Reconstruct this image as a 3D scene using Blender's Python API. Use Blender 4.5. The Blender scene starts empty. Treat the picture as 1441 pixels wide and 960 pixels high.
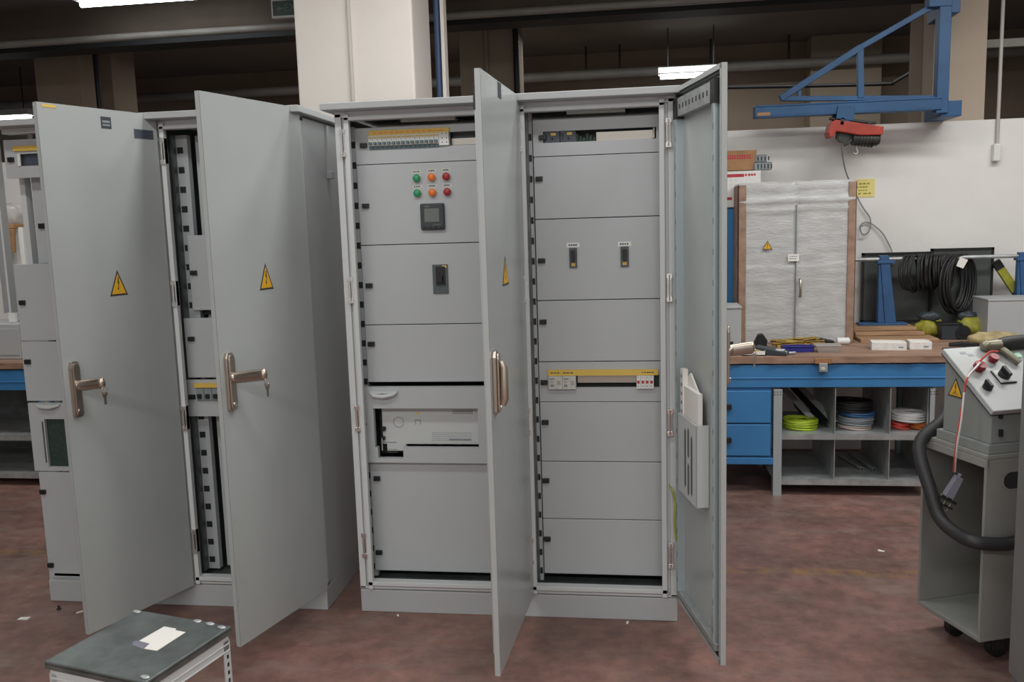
import bpy, bmesh, math, random
from mathutils import Vector, Matrix
random.seed(7)
sc = bpy.context.scene
COL = sc.collection
PI = math.pi

# ------------------------------------------------------------------ camera
F = 1233.1
CAM = Vector((1.1719, -3.4294, 1.625))
YAW, PITCH, ROLL = -0.1414, -0.1340, -0.0303
cy, sy = math.cos(YAW), math.sin(YAW)
cp, sp = math.cos(PITCH), math.sin(PITCH)
FW = Vector((sy*cp, cy*cp, sp))
r0 = Vector((cy, -sy, 0))
u0 = r0.cross(FW)
cr, sr = math.cos(ROLL), math.sin(ROLL)
RT = cr*r0 + sr*u0
UP = -sr*r0 + cr*u0
cd = bpy.data.cameras.new('camera')
cam = bpy.data.objects.new('camera', cd)
COL.objects.link(cam)
cam.matrix_world = Matrix(((RT.x, UP.x, -FW.x, CAM.x), (RT.y, UP.y, -FW.y, CAM.y), (RT.z, UP.z, -FW.z, CAM.z), (0, 0, 0, 1)))
cd.sensor_width = 36
cd.lens = F/1441*36
cd.clip_start = 0.02
sc.camera = cam


def ray(u, v):
    return RT*((u-720.5)/F) + UP*((480-v)/F) + FW


def fz(u, v, z):
    q = ray(u, v)
    return CAM + q*((z-CAM.z)/q.z)


def fy(u, v, y):
    q = ray(u, v)
    return CAM + q*((y-CAM.y)/q.y)


def fx(u, v, x):
    q = ray(u, v)
    return CAM + q*((x-CAM.x)/q.x)


def fplane(u, v, p, n):
    q = ray(u, v)
    return CAM + q*((p-CAM).dot(n)/q.dot(n))


# ------------------------------------------------------------------ materials
def mat(name, col, rough=.5, metal=0., spec=.5, noise=0., nscale=6., bump=0., bscale=60., emit=None, estr=0., col2=None, stretch=None, alpha=None, coat=0.):
    m = bpy.data.materials.new(name)
    m.use_nodes = True
    nt = m.node_tree
    b = nt.nodes['Principled BSDF']
    b.inputs['Base Color'].default_value = (*col, 1)
    b.inputs['Roughness'].default_value = rough
    b.inputs['Metallic'].default_value = metal
    b.inputs['Specular IOR Level'].default_value = spec
    b.inputs['Coat Weight'].default_value = coat
    if emit:
        b.inputs['Emission Color'].default_value = (*emit, 1)
        b.inputs['Emission Strength'].default_value = estr
    if alpha is not None:
        b.inputs['Alpha'].default_value = alpha
    if noise or bump or col2:
        tc = nt.nodes.new('ShaderNodeTexCoord')
        mp = nt.nodes.new('ShaderNodeMapping')
        nt.links.new(tc.outputs['Object'], mp.inputs['Vector'])
        if stretch:
            mp.inputs['Scale'].default_value = stretch
    if noise or col2:
        n = nt.nodes.new('ShaderNodeTexNoise')
        n.inputs['Scale'].default_value = nscale
        n.inputs['Detail'].default_value = 6
        n.inputs['Roughness'].default_value = .6
        nt.links.new(mp.outputs['Vector'], n.inputs['Vector'])
        rmp = nt.nodes.new('ShaderNodeValToRGB')
        c2 = col2 or tuple(max(0, c*(1-noise)) for c in col)
        c1 = col if col2 else tuple(min(1, c*(1+noise*.5)) for c in col)
        rmp.color_ramp.elements[0].position = .32
        rmp.color_ramp.elements[1].position = .68
        rmp.color_ramp.elements[0].color = (*c2, 1)
        rmp.color_ramp.elements[1].color = (*c1, 1)
        nt.links.new(n.outputs['Fac'], rmp.inputs['Fac'])
        nt.links.new(rmp.outputs['Color'], b.inputs['Base Color'])
    if bump:
        n2 = nt.nodes.new('ShaderNodeTexNoise')
        n2.inputs['Scale'].default_value = bscale
        n2.inputs['Detail'].default_value = 4
        nt.links.new(mp.outputs['Vector'], n2.inputs['Vector'])
        bp = nt.nodes.new('ShaderNodeBump')
        bp.inputs['Strength'].default_value = bump
        bp.inputs['Distance'].default_value = .01
        nt.links.new(n2.outputs['Fac'], bp.inputs['Height'])
        nt.links.new(bp.outputs['Normal'], b.inputs['Normal'])
    return m


M = {}
M['paint'] = mat('grey_paint', (.44, .465, .475), .42, noise=.04, nscale=2, bump=.02, bscale=400)
M['door'] = mat('door_paint', (.40, .43, .43), .27, noise=.05, nscale=2.5, bump=.02, bscale=400)
M['plate'] = mat('plate_paint', (.46, .49, .51), .45, noise=.03, nscale=2)
M['post'] = mat('post_paint', (.60, .63, .64), .4)
M['galv'] = mat('galvanised', (.47, .50, .505), .42, metal=.55, noise=.25, nscale=14)
M['galvdark'] = mat('galvanised_dark', (.19, .215, .215), .4, metal=.6, noise=.35, nscale=9)
M['strip'] = mat('zinc_strip', (.55, .64, .68), .32, metal=.6)
M['black'] = mat('black_plastic', (.012, .013, .015), .45)
M['slot'] = mat('slot_black', (.015, .018, .02), .6)
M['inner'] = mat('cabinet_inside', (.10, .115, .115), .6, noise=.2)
M['seal'] = mat('rubber_seal', (.02, .025, .026), .6)
M['nickel'] = mat('brushed_nickel', (.52, .46, .40), .3, metal=.95)
M['chrome'] = mat('chrome', (.8, .8, .8), .15, metal=1)
M['yellow'] = mat('label_yellow', (.72, .50, .10), .5)
M['signyellow'] = mat('sign_yellow', (.72, .40, .02), .5)
M['white'] = mat('white_plastic', (.75, .77, .75), .45)
M['offwhite'] = mat('offwhite_plastic', (.58, .60, .56), .5, noise=.15, nscale=120)
M['teal'] = mat('toggle_grey_blue', (.10, .16, .18), .5)
M['green'] = mat('lamp_green', (.03, .30, .14), .3)
M['orange'] = mat('lamp_orange', (.80, .20, .035), .3)
M['red'] = mat('lamp_red', (.36, .03, .035), .3)
M['meter'] = mat('meter_slate', (.035, .045, .055), .5)
M['lcd'] = mat('lcd_grey', (.15, .17, .165), .25)
M['ink'] = mat('printed_ink', (.04, .04, .04), .7)
M['inkred'] = mat('printed_red', (.45, .03, .05), .6)
M['rail'] = mat('din_rail', (.46, .44, .40), .35, metal=.8)
M['bluedark'] = mat('breaker_dark', (.06, .075, .10), .5, noise=.3, nscale=60)
M['ltgrey'] = mat('controller_grey', (.55, .58, .58), .45)
M['pcb'] = mat('terminal_green', (.03, .06, .045), .6, noise=.5, nscale=90)
M['blue'] = mat('bench_blue', (.045, .205, .46), .42, noise=.12, nscale=3)
M['bluecrane'] = mat('crane_blue', (.016, .085, .21), .5, noise=.25, nscale=5)
M['bluemet'] = mat('stand_blue', (.03, .10, .24), .5, noise=.2, nscale=8)
M['wood'] = mat('bench_wood', (.33, .205, .145), .6, noise=.4, nscale=5, stretch=(1, 6, 6), bump=.1, bscale=40)
M['woodedge'] = mat('wood_edge', (.38, .19, .09), .65, noise=.45, nscale=9, stretch=(1, 5, 5), bump=.2)
M['plank'] = mat('plank_wood', (.42, .26, .15), .65, noise=.4, nscale=6, stretch=(.6, 8, 8))
M['card'] = mat('cardboard', (.36, .20, .095), .75, noise=.25, nscale=12)
M['cardstrip'] = mat('cardboard_strip', (.34, .22, .16), .75, noise=.3, nscale=16)
M['paper'] = mat('white_paper', (.80, .79, .75), .7)
M['papertext'] = mat('box_white', (.74, .74, .72), .6, noise=.12, nscale=60)
M['foam'] = mat('foam_wrap', (.52, .53, .525), .24, noise=.14, nscale=7, stretch=(1, 1, 3), bump=.35, bscale=30)
M['glass'] = mat('smoked_panel', (.085, .095, .092), .22, noise=.3, nscale=3)
M['cable'] = mat('cable_black', (.012, .012, .013), .5)
M['hose'] = mat('hose_black', (.022, .022, .024), .55)
M['yg'] = mat('wire_yellow_green', (.42, .56, .03), .45, noise=.25, nscale=30)
M['wgrey'] = mat('wire_grey', (.24, .27, .29), .5)
M['wblue'] = mat('wire_blue', (.04, .12, .28), .5)
M['wwhite'] = mat('wire_white', (.72, .72, .71), .5)
M['wpink'] = mat('wire_pale', (.55, .45, .42), .5)
M['wred'] = mat('wire_red', (.60, .07, .05), .5)
M['worange'] = mat('wire_orange', (.60, .17, .03), .5)
M['earth'] = mat('earth_wire', (.30, .33, .05), .5)
M['redhoist'] = mat('hoist_red', (.40, .045, .025), .5, noise=.25, nscale=12)
M['darkmetal'] = mat('dark_metal', (.05, .055, .05), .5, metal=.4, noise=.4, nscale=18)
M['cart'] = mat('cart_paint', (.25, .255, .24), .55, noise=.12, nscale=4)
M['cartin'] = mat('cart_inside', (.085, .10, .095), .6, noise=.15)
M['console'] = mat('console_paint', (.22, .24, .23), .45)
M['consolelid'] = mat('console_lid', (.36, .38, .38), .42)
M['knobred'] = mat('knob_red', (.28, .015, .02), .4)
M['plug'] = mat('plug_grey', (.20, .20, .25), .45)
M['brass'] = mat('pin_metal', (.24, .225, .17), .4, metal=.6)
M['purple'] = mat('tray_blue', (.02, .025, .22), .4)
M['straw'] = mat('straw_yellow', (.40, .27, .06), .7, noise=.4, nscale=40)
M['ochre'] = mat('bag_yellow', (.30, .29, .03), .6, noise=.35, nscale=18, bump=.3, bscale=30)
M['rag'] = mat('rag_beige', (.42, .34, .18), .8, noise=.4, nscale=14, bump=.4, bscale=20)
M['greymetal'] = mat('grey_machine', (.42, .44, .45), .5)
M['slab'] = mat('slab_grey', (.17, .175, .172), .5, noise=.08)
M['plastic'] = mat('clear_plastic', (.55, .53, .52), .15, alpha=.55)
M['lime'] = mat('wall_sign_yellow', (.76, .68, .24), .7)
M['tube'] = mat('lamp_tube', (1, 1, 1), .5, emit=(.93, .97, 1.), estr=9)
M['exitgreen'] = mat('exit_green', (.015, .05, .035), .4)
M['exitpic'] = mat('exit_letter', (.10, .16, .13), .5)
M['beam'] = mat('beam_brown', (.10, .078, .058), .8, noise=.25, nscale=2)
M['ceil'] = mat('ceiling_concrete', (.21, .195, .175), .9, noise=.15, nscale=1.2, bump=.1, bscale=8)
M['pipe'] = mat('duct_grey', (.24, .23, .21), .5, noise=.2, nscale=3)
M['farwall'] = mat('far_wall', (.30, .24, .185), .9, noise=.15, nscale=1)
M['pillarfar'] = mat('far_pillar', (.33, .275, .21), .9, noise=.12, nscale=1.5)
M['pillar'] = mat('pillar_plaster', (.76, .72, .67), .85, noise=.05, nscale=2, bump=.08, bscale=30)
M['pillarshade'] = mat('wall_pillar_shade', (.46, .39, .31), .9, noise=.08, nscale=2)  # shade on the upper pillar is put into the colour as beige
M['slate'] = mat('breaker_slate', (.085, .105, .115), .5)
M['pipeblue'] = mat('pipe_blue', (.05, .09, .20), .5)
M['conduit'] = mat('conduit_grey', (.50, .48, .45), .5)


def wall_material():
    m = mat('wall_plaster', (.80, .795, .775), .85, noise=.07, nscale=1.6, bump=.12, bscale=26)
    return m


M['wall'] = wall_material()


def floor_material():
    m = bpy.data.materials.new('floor_concrete')
    m.use_nodes = True
    nt = m.node_tree
    N, L = nt.nodes, nt.links
    b = N['Principled BSDF']
    geo = N.new('ShaderNodeTexCoord')
    n1 = N.new('ShaderNodeTexNoise'); n1.inputs['Scale'].default_value = 1.7; n1.inputs['Detail'].default_value = 8; n1.inputs['Roughness'].default_value = .65
    n2 = N.new('ShaderNodeTexNoise'); n2.inputs['Scale'].default_value = 11; n2.inputs['Detail'].default_value = 8; n2.inputs['Roughness'].default_value = .7
    L.new(geo.outputs['Object'], n1.inputs['Vector']); L.new(geo.outputs['Object'], n2.inputs['Vector'])
    r1 = N.new('ShaderNodeValToRGB')
    e = r1.color_ramp.elements
    e[0].position = .35; e[0].color = (.165, .100, .088, 1)
    e[1].position = .68; e[1].color = (.295, .162, .138, 1)
    L.new(n1.outputs['Fac'], r1.inputs['Fac'])
    r2 = N.new('ShaderNodeValToRGB')
    e = r2.color_ramp.elements
    e[0].position = .38; e[0].color = (.70, .68, .66, 1)
    e[1].position = .70; e[1].color = (1.25, 1.2, 1.15, 1)
    L.new(n2.outputs['Fac'], r2.inputs['Fac'])
    mx = N.new('ShaderNodeMix'); mx.data_type = 'RGBA'; mx.blend_type = 'MULTIPLY'; mx.inputs[0].default_value = 1
    L.new(r1.outputs['Color'], mx.inputs[6]); L.new(r2.outputs['Color'], mx.inputs[7])
    # worn patches showing pale concrete
    n3 = N.new('ShaderNodeTexNoise'); n3.inputs['Scale'].default_value = 3.1; n3.inputs['Detail'].default_value = 10; n3.inputs['Roughness'].default_value = .75
    mp = N.new('ShaderNodeMapping'); mp.inputs['Scale'].default_value = (1, 2.2, 1)
    L.new(geo.outputs['Object'], mp.inputs['Vector']); L.new(mp.outputs['Vector'], n3.inputs['Vector'])
    r3 = N.new('ShaderNodeValToRGB'); e = r3.color_ramp.elements
    e[0].position = .50; e[0].color = (0, 0, 0, 1); e[1].position = .70; e[1].color = (.55, .55, .55, 1)
    L.new(n3.outputs['Fac'], r3.inputs['Fac'])
    mx2 = N.new('ShaderNodeMix'); mx2.data_type = 'RGBA'
    L.new(r3.outputs['Color'], mx2.inputs[0]); L.new(mx.outputs[2], mx2.inputs[6]); mx2.inputs[7].default_value = (.285, .23, .20, 1)
    # worn yellow lane line along x
    sx = N.new('ShaderNodeSeparateXYZ'); L.new(geo.outputs['Object'], sx.inputs[0])
    s1 = N.new('ShaderNodeMath'); s1.operation = 'SUBTRACT'; s1.inputs[1].default_value = LINE_Y; L.new(sx.outputs['Y'], s1.inputs[0])
    s2 = N.new('ShaderNodeMath'); s2.operation = 'ABSOLUTE'; L.new(s1.outputs[0], s2.inputs[0])
    s3 = N.new('ShaderNodeMath'); s3.operation = 'LESS_THAN'; s3.inputs[1].default_value = .04; L.new(s2.outputs[0], s3.inputs[0])
    r4 = N.new('ShaderNodeValToRGB'); e = r4.color_ramp.elements
    e[0].position = .42; e[0].color = (0, 0, 0, 1); e[1].position = .62; e[1].color = (.55, .55, .55, 1)
    L.new(n2.outputs['Fac'], r4.inputs['Fac'])
    s4 = N.new('ShaderNodeMath'); s4.operation = 'MULTIPLY'; L.new(s3.outputs[0], s4.inputs[0]); L.new(r4.outputs['Color'], s4.inputs[1])
    mx3 = N.new('ShaderNodeMix'); mx3.data_type = 'RGBA'
    L.new(s4.outputs[0], mx3.inputs[0]); L.new(mx2.outputs[2], mx3.inputs[6]); mx3.inputs[7].default_value = (.30, .17, .05, 1)
    L.new(mx3.outputs[2], b.inputs['Base Color'])
    rr = N.new('ShaderNodeMapRange'); rr.inputs[3].default_value = .35; rr.inputs[4].default_value = .6
    L.new(n2.outputs['Fac'], rr.inputs[0]); L.new(rr.outputs[0], b.inputs['Roughness'])
    bp = N.new('ShaderNodeBump'); bp.inputs['Strength'].default_value = .08
    L.new(n2.outputs['Fac'], bp.inputs['Height']); L.new(bp.outputs['Normal'], b.inputs['Normal'])
    return m


LINE_Y = fz(1085, 792, 0).y
M['floor'] = floor_material()

# ------------------------------------------------------------------ mesh builder
WM = {}


class MB:
    def __init__(s, Mx=None):
        s.v, s.f, s.m, s.s = [], [], [], []
        s.M = Mx

    def add(s, vs, fs, mi=0, smooth=False, Mx=None):
        o = len(s.v)
        T = Mx or s.M
        for p in vs:
            p = Vector(p)
            s.v.append(T @ p if T else p)
        for f in fs:
            s.f.append([i+o for i in f]); s.m.append(mi); s.s.append(smooth)
        return s

    def box(s, x0, x1, y0, y1, z0, z1, mi=0, Mx=None):
        vs = [(x, y, z) for z in (z0, z1) for y in (y0, y1) for x in (x0, x1)]
        fs = [(0, 2, 3, 1), (4, 5, 7, 6), (0, 1, 5, 4), (2, 6, 7, 3), (0, 4, 6, 2), (1, 3, 7, 5)]
        return s.add(vs, fs, mi, False, Mx)

    def prism(s, poly, a, b, axis='y', mi=0, Mx=None, smooth=False):
        n = len(poly)
        def P(p, t):
            if axis == 'y': return (p[0], t, p[1])
            if axis == 'z': return (p[0], p[1], t)
            return (t, p[0], p[1])
        vs = [P(p, a) for p in poly]+[P(p, b) for p in poly]
        fs = [tuple(range(n)), tuple(range(2*n-1, n-1, -1))]
        s.add(vs, fs, mi, False, Mx)
        o = len(s.v)-2*n
        for i in range(n):
            j = (i+1) % n
            s.f.append([o+i, o+n+i, o+n+j, o+j]); s.m.append(mi); s.s.append(smooth)
        return s

    def hexa(s, b4, t4, mi=0):
        return s.add(list(b4)+list(t4), [(3, 2, 1, 0), (4, 5, 6, 7), (0, 1, 5, 4), (1, 2, 6, 5), (2, 3, 7, 6), (3, 0, 4, 7)], mi)

    def tube(s, pts, r, n=10, mi=0, closed=False, Mx=None, sq=1.):
        pts = [Vector(p) for p in pts]
        k = len(pts)
        rs = r if isinstance(r, (list, tuple)) else [r]*k
        vs = []
        prev = None
        for i, p in enumerate(pts):
            if closed:
                d = pts[(i+1) % k]-pts[i-1]
            else:
                d = pts[min(i+1, k-1)]-pts[max(i-1, 0)]
            if d.length < 1e-9: d = Vector((0, 0, 1))
            d.normalize()
            if prev is None:
                a = Vector((0, 0, 1)) if abs(d.z) < .9 else Vector((1, 0, 0))
                x = d.cross(a).normalized()
            else:
                x = (prev-d*prev.dot(d))
                if x.length < 1e-6: x = d.orthogonal()
                x.normalize()
            prev = x
            y = d.cross(x)
            for j in range(n):
                t = 2*PI*j/n
                vs.append(p+x*(rs[i]*math.cos(t))+y*(rs[i]*sq*math.sin(t)))
        fs = []
        for i in range(k if closed else k-1):
            a, b = i*n, ((i+1) % k)*n
            for j in range(n):
                q = (j+1) % n
                fs.append((a+j, a+q, b+q, b+j))
        s.add(vs, fs, mi, True, Mx)
        if not closed:
            s.add(vs[:n], [tuple(range(n-1, -1, -1))], mi, False, Mx)
            s.add(vs[-n:], [tuple(range(n))], mi, False, Mx)
        return s

    def cyl(s, p0, p1, r, n=16, mi=0, Mx=None):
        return s.tube([p0, p1], r, n, mi, Mx=Mx)

    def ball(s, c, r, mi=0, sx=1, sy=1, sz=1, n=12):
        vs, fs = [], []
        for i in range(1, n):
            for j in range(2*n):
                th, ph = PI*i/n, PI*j/n
                vs.append((c[0]+r*sx*math.sin(th)*math.cos(ph), c[1]+r*sy*math.sin(th)*math.sin(ph), c[2]+r*sz*math.cos(th)))
        k = 2*n
        for i in range(n-2):
            for j in range(k):
                fs.append((i*k+j, (i+1)*k+j, (i+1)*k+(j+1) % k, i*k+(j+1) % k))
        t = len(vs); vs.append((c[0], c[1], c[2]+r*sz)); bt = len(vs); vs.append((c[0], c[1], c[2]-r*sz))
        for j in range(k):
            fs.append((t, j, (j+1) % k)); fs.append((bt, (n-2)*k+(j+1) % k, (n-2)*k+j))
        return s.add(vs, fs, mi, True)

    def build(s, name, mats, parent=None, bevel=0., seg=2):
        if not isinstance(mats, (list, tuple)): mats = [mats]
        me = bpy.data.meshes.new(name)
        vs = [Vector(p) for p in s.v]
        if parent is not None:
            inv = WM[parent].inverted()
            loc = None
            W = WM[parent]
        else:
            xs = [p.x for p in vs]; ys = [p.y for p in vs]; zs = [p.z for p in vs]
            W = Matrix.Translation(((min(xs)+max(xs))/2, (min(ys)+max(ys))/2, min(zs)))
            inv = W.inverted()
        me.from_pydata([inv @ p for p in vs], [], s.f)
        for m in mats:
            me.materials.append(M[m] if isinstance(m, str) else m)
        for i, p in enumerate(me.polygons):
            p.material_index = s.m[i]; p.use_smooth = s.s[i]
        bm = bmesh.new(); bm.from_mesh(me)
        bmesh.ops.recalc_face_normals(bm, faces=bm.faces)
        bm.to_mesh(me); bm.free()
        me.update()
        o = bpy.data.objects.new(name, me)
        COL.objects.link(o)
        if parent is not None: o.parent = parent
        else: o.location = W.translation
        WM[o] = W
        if bevel:
            bv = o.modifiers.new('bevel', 'BEVEL'); bv.width = bevel; bv.segments = seg; bv.limit_method = 'ANGLE'; bv.angle_limit = math.radians(50)
        return o


def tag(o, label, cat, group=None, kind=None):
    o['label'] = label
    o['category'] = cat
    if group: o['group'] = group
    if kind: o['kind'] = kind
    return o


def thing(name, loc, label, cat, group=None, rz=0):
    o = bpy.data.objects.new(name, None)
    o.empty_display_size = .1
    COL.objects.link(o)
    o.location = loc
    o.rotation_euler = (0, 0, rz)
    WM[o] = Matrix.Translation(Vector(loc)) @ Matrix.Rotation(rz, 4, 'Z')
    return tag(o, label, cat, group)


def structure(name, mb, m, bevel=0., label=None, cat=None):
    o = mb.build(name, m, None, bevel)
    o['kind'] = 'structure'
    if label: o['label'] = label
    if cat: o['category'] = cat
    return o


def plabel(o, t):
    o['label'] = t
    return o


def text_mesh(txt, size, Mx, m, name, parent, ext=.0006):
    cu = bpy.data.curves.new(name, 'FONT')
    cu.body = txt; cu.size = size; cu.extrude = ext; cu.align_x = 'CENTER'; cu.align_y = 'CENTER'
    ob = bpy.data.objects.new(name, cu)
    COL.objects.link(ob)
    dg = bpy.context.evaluated_depsgraph_get()
    me = bpy.data.meshes.new_from_object(ob.evaluated_get(dg))
    mb = MB(Mx)
    mb.add([tuple(v.co) for v in me.vertices], [tuple(p.vertices) for p in me.polygons])
    bpy.data.objects.remove(ob); bpy.data.curves.remove(cu)
    o = mb.build(name, m, parent)
    return o


def smooth_path(pts, n=8):
    P = [Vector(p) for p in pts]
    out = []
    for i in range(len(P)-1):
        a, b, c, d = P[max(i-1, 0)], P[i], P[i+1], P[min(i+2, len(P)-1)]
        for k in range(n):
            t = k/n
            out.append(.5*((2*b)+(c-a)*t+(2*a-5*b+4*c-d)*t*t+(3*b-a-3*c+d)*t**3))
    out.append(P[-1])
    return out


def dashes(mb, x0, x1, z, y, h, n, mi=0, rnd=random):
    """row of tiny printed words facing -y"""
    x = x0
    w = (x1-x0)/n
    for i in range(n):
        l = w*rnd.uniform(.55, .85)
        mb.box(x, x+l, y-.0006, y, z-h/2, z+h/2, mi)
        x += w


# ------------------------------------------------------------------ room shell
CEIL = 3.45
WALL_Y = 2.75
WALL_T = .22
WTOP = 2.195
structure('floor', MB().box(-9, 8, -7, 6.8, -.1, 0), 'floor')
structure('ceiling', MB().box(-9, 8, -7, 6.8, CEIL, CEIL+.15), 'ceil')
# low partition wall (back of the workshop), open above to the next hall
structure('wall_back', MB().box(-9, 3.47, WALL_Y, WALL_Y+WALL_T, 0, WTOP).box(3.47, 8, WALL_Y, WALL_Y+WALL_T, 0, WTOP), 'wall')
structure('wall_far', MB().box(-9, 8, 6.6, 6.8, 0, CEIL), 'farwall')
structure('wall_left', MB().box(-9.2, -9, -7, 6.8, 0, CEIL), 'wall')
structure('wall_right', MB().box(8, 8.2, -7, 6.8, 0, CEIL), 'wall')
structure('wall_front', MB().box(-9, 8, -7.2, -7, 0, CEIL), 'wall')
# ceiling beam over the wall line, with a projecting lower lip
structure('beam', MB().box(-9, 8, 3.32, 3.6, 3.27, CEIL).box(-9, 8, 3.28, 3.62, 3.195, 3.27), 'beam', label='brown concrete ceiling beam running above the low white wall', cat='beam')
# pillars
PX0, PX1 = -.64, .015
structure('pillar', MB().box(PX0, PX1, 1.3, 1.72, 0, CEIL), 'pillar', .012, 'broad white plastered pillar rising behind the open cabinets', 'pillar')
structure('pillar', MB().box(3.10, 3.42, WALL_Y, WALL_Y+WALL_T, WTOP, CEIL), 'pillarshade', 0, 'plastered wall pillar carrying the blue jib crane, its shade painted in as beige', 'pillar')
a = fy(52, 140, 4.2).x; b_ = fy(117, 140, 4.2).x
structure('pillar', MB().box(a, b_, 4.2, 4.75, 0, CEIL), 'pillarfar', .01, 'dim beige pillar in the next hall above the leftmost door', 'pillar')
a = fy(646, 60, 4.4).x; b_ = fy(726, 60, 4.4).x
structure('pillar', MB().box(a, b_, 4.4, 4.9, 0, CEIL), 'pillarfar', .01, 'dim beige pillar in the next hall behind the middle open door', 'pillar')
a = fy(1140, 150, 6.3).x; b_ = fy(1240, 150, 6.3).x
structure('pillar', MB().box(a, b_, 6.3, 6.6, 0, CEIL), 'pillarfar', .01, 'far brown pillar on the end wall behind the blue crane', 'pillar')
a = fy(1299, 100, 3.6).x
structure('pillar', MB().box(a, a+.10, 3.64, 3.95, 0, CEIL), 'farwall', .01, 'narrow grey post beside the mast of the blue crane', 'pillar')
# upper closed panel right of the right pillar: dark opening framed with a grey jamb
structure('trim_1', MB().box(3.42, 8, 2.84, 2.88, 2.66, 2.71), 'pipe')

# pipes and ducts
def pipe(name, pts, r, m, label, cat, n=10, group=None, sq=1.):
    o = MB().tube(pts, r, n, sq=sq).build(name, m)
    return tag(o, label, cat, group)

p = pipe('ceiling_pipe', [(-9, 3.16, 3.145), (8, 3.16, 3.145)], .028, 'pipe', 'long brown pipe slung just below the ceiling beam', 'pipe')
o = MB().box(-9, 8, 3.34, 3.58, 3.12, 3.195).build('ceiling_cable_tray', 'seal'); tag(o, 'black cable tray fixed tight under the brown ceiling beam', 'cable tray')
pipe('ventilation_duct', [(-9, 6.2, 3.16), (8, 6.2, 3.16)], .05, 'pipe', 'long grey round duct in the far hall under the dark ceiling', 'duct', 12)
for i, (px, lb) in enumerate([(470/4.5+580+200-60, ''), (872, ''), (1000, ''), (1110, '')]):
    q = fy(px, 80, 6.2)
    pipe('hanger_rod', [(q.x, 6.2, 3.21), (q.x, 6.2, CEIL)], .012, 'seal', ['first thin black hanger rod of the far duct, right of the dim middle pillar', 'second thin black hanger rod of the far duct from the middle pillar', 'thin black hanger rod of the far duct above the lit ceiling tube', 'thin black hanger rod of the far duct nearest the blue crane diagonal'][i], 'rod', 6, 'hanger rods of the far duct')
pts = [fy(1020, 123, 5.6), fy(1130, 121, 5.6), fy(1245, 118, 5.6), fy(1262, 113, 5.6), fy(1320, 78, 5.6)]
pipe('hanging_cable', [(q.x, q.y, q.z) for q in smooth_path(pts, 6)], .018, 'cable', 'black cable sagging across the far hall behind the blue crane', 'cable', 8)
q0 = fy(603, 60, 1.76)
o = tag(MB().tube([(.052, 1.755, 0), (.052, 1.755, CEIL)], .019, 12).build('downpipe', 'pipeblue'), 'dark blue pipe standing at the right edge of the white pillar', 'pipe')
o = tag(MB().box(.078, .098, 1.72, 1.80, 0, CEIL).build('cable_duct', 'pillar'), 'slim white cable duct beside the dark blue pipe', 'duct')
cx = fy(493, 70, 1.29).x
o = tag(MB().tube([(cx, 1.288, 0), (cx, 1.288, CEIL)], .011, 8).build('conduit', 'conduit'), 'thin grey conduit running down the face of the white pillar', 'conduit')
cx = fy(1408, 100, 2.73).x
c_ = thing('switch_conduit', (cx, 2.735, 0), 'thin grey conduit with small white switch box on the right wall', 'conduit')
zt = fy(1405, 218, 2.73).z
MB().tube([(cx, 2.735, zt), (cx, 2.735, CEIL)], .012, 8).build('conduit_tube', 'conduit', c_)
MB().box(cx-.03, cx+.015, 2.70, 2.75, zt-.04, zt+.07).build('switch_box', 'white', c_, .006)
for (px, w, pl, nm) in [(139, .045, 4.18, 'black drain pipe against the dim beige pillar above the leftmost door'), (728, .045, 4.38, 'black drain pipe at the right edge of the dim pillar behind the middle door')]:
    q = fy(px, 130, pl)
    pipe('drain_pipe', [(q.x, pl, 0), (q.x, pl, CEIL)], w*.6, 'cable', nm, 'pipe', 8)
qa = fy(147, 130, 4.5)
structure('pillar', MB().box(qa.x-.10, qa.x+.09, 4.5, 4.9, 0, CEIL), 'farwall', 0, 'narrow dim post beside the black drain pipe on the left', 'pillar')
q = fy(683, 40, 4.38)
o = MB().tube([(q.x, 4.385, 0), (q.x, 4.385, CEIL)], .018, 8).build('conduit', 'pillarfar'); tag(o, 'thin conduit running down the dim pillar behind the middle door', 'conduit')


def light_fixture(name, c, L, label, estr=True, rz=0.):
    t = thing(name, c, label, 'ceiling light', rz=rz)
    W = WM[t]
    mb = MB(W).prism([(-.09, .0), (-.05, .06), (.05, .06), (.09, .0), (.08, -.005), (-.08, -.005)], -L/2, L/2, 'x')
    mb.build('lamp_housing', 'white', t)
    MB(W).tube([(-L/2+.02, 0, -.02), (L/2-.02, 0, -.02)], .024, 12).build('fluorescent_tube', 'tube', t)
    MB(W).cyl((-L*.35, 0, .05), (-L*.35, 0, CEIL-c[2]), .006, 6).build('suspension_rod', 'seal', t)
    MB(W).cyl((L*.35, 0, .05), (L*.35, 0, CEIL-c[2]), .006, 6).build('suspension_rod', 'seal', t)
    return t


q = fz(200, -1, 3.33)
light_fixture('fluorescent_light', (q.x+.12, q.y, 3.345), 1.25, 'white fluorescent ceiling light at the top left edge of the photo')
q = fy(972, 103, 5.5)
light_fixture('fluorescent_light', (q.x, 5.5, q.z), .62, 'lit tube light in the far hall above the right open door')
q = fy(-25, 164, 5.5)
q2 = fy(45, 162, 5.5)
light_fixture('fluorescent_light', ((q.x+q2.x)/2, 5.5, (q.z+q2.z)/2), q2.x-q.x, 'lit tube light in the far hall left of the leftmost door')

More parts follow.
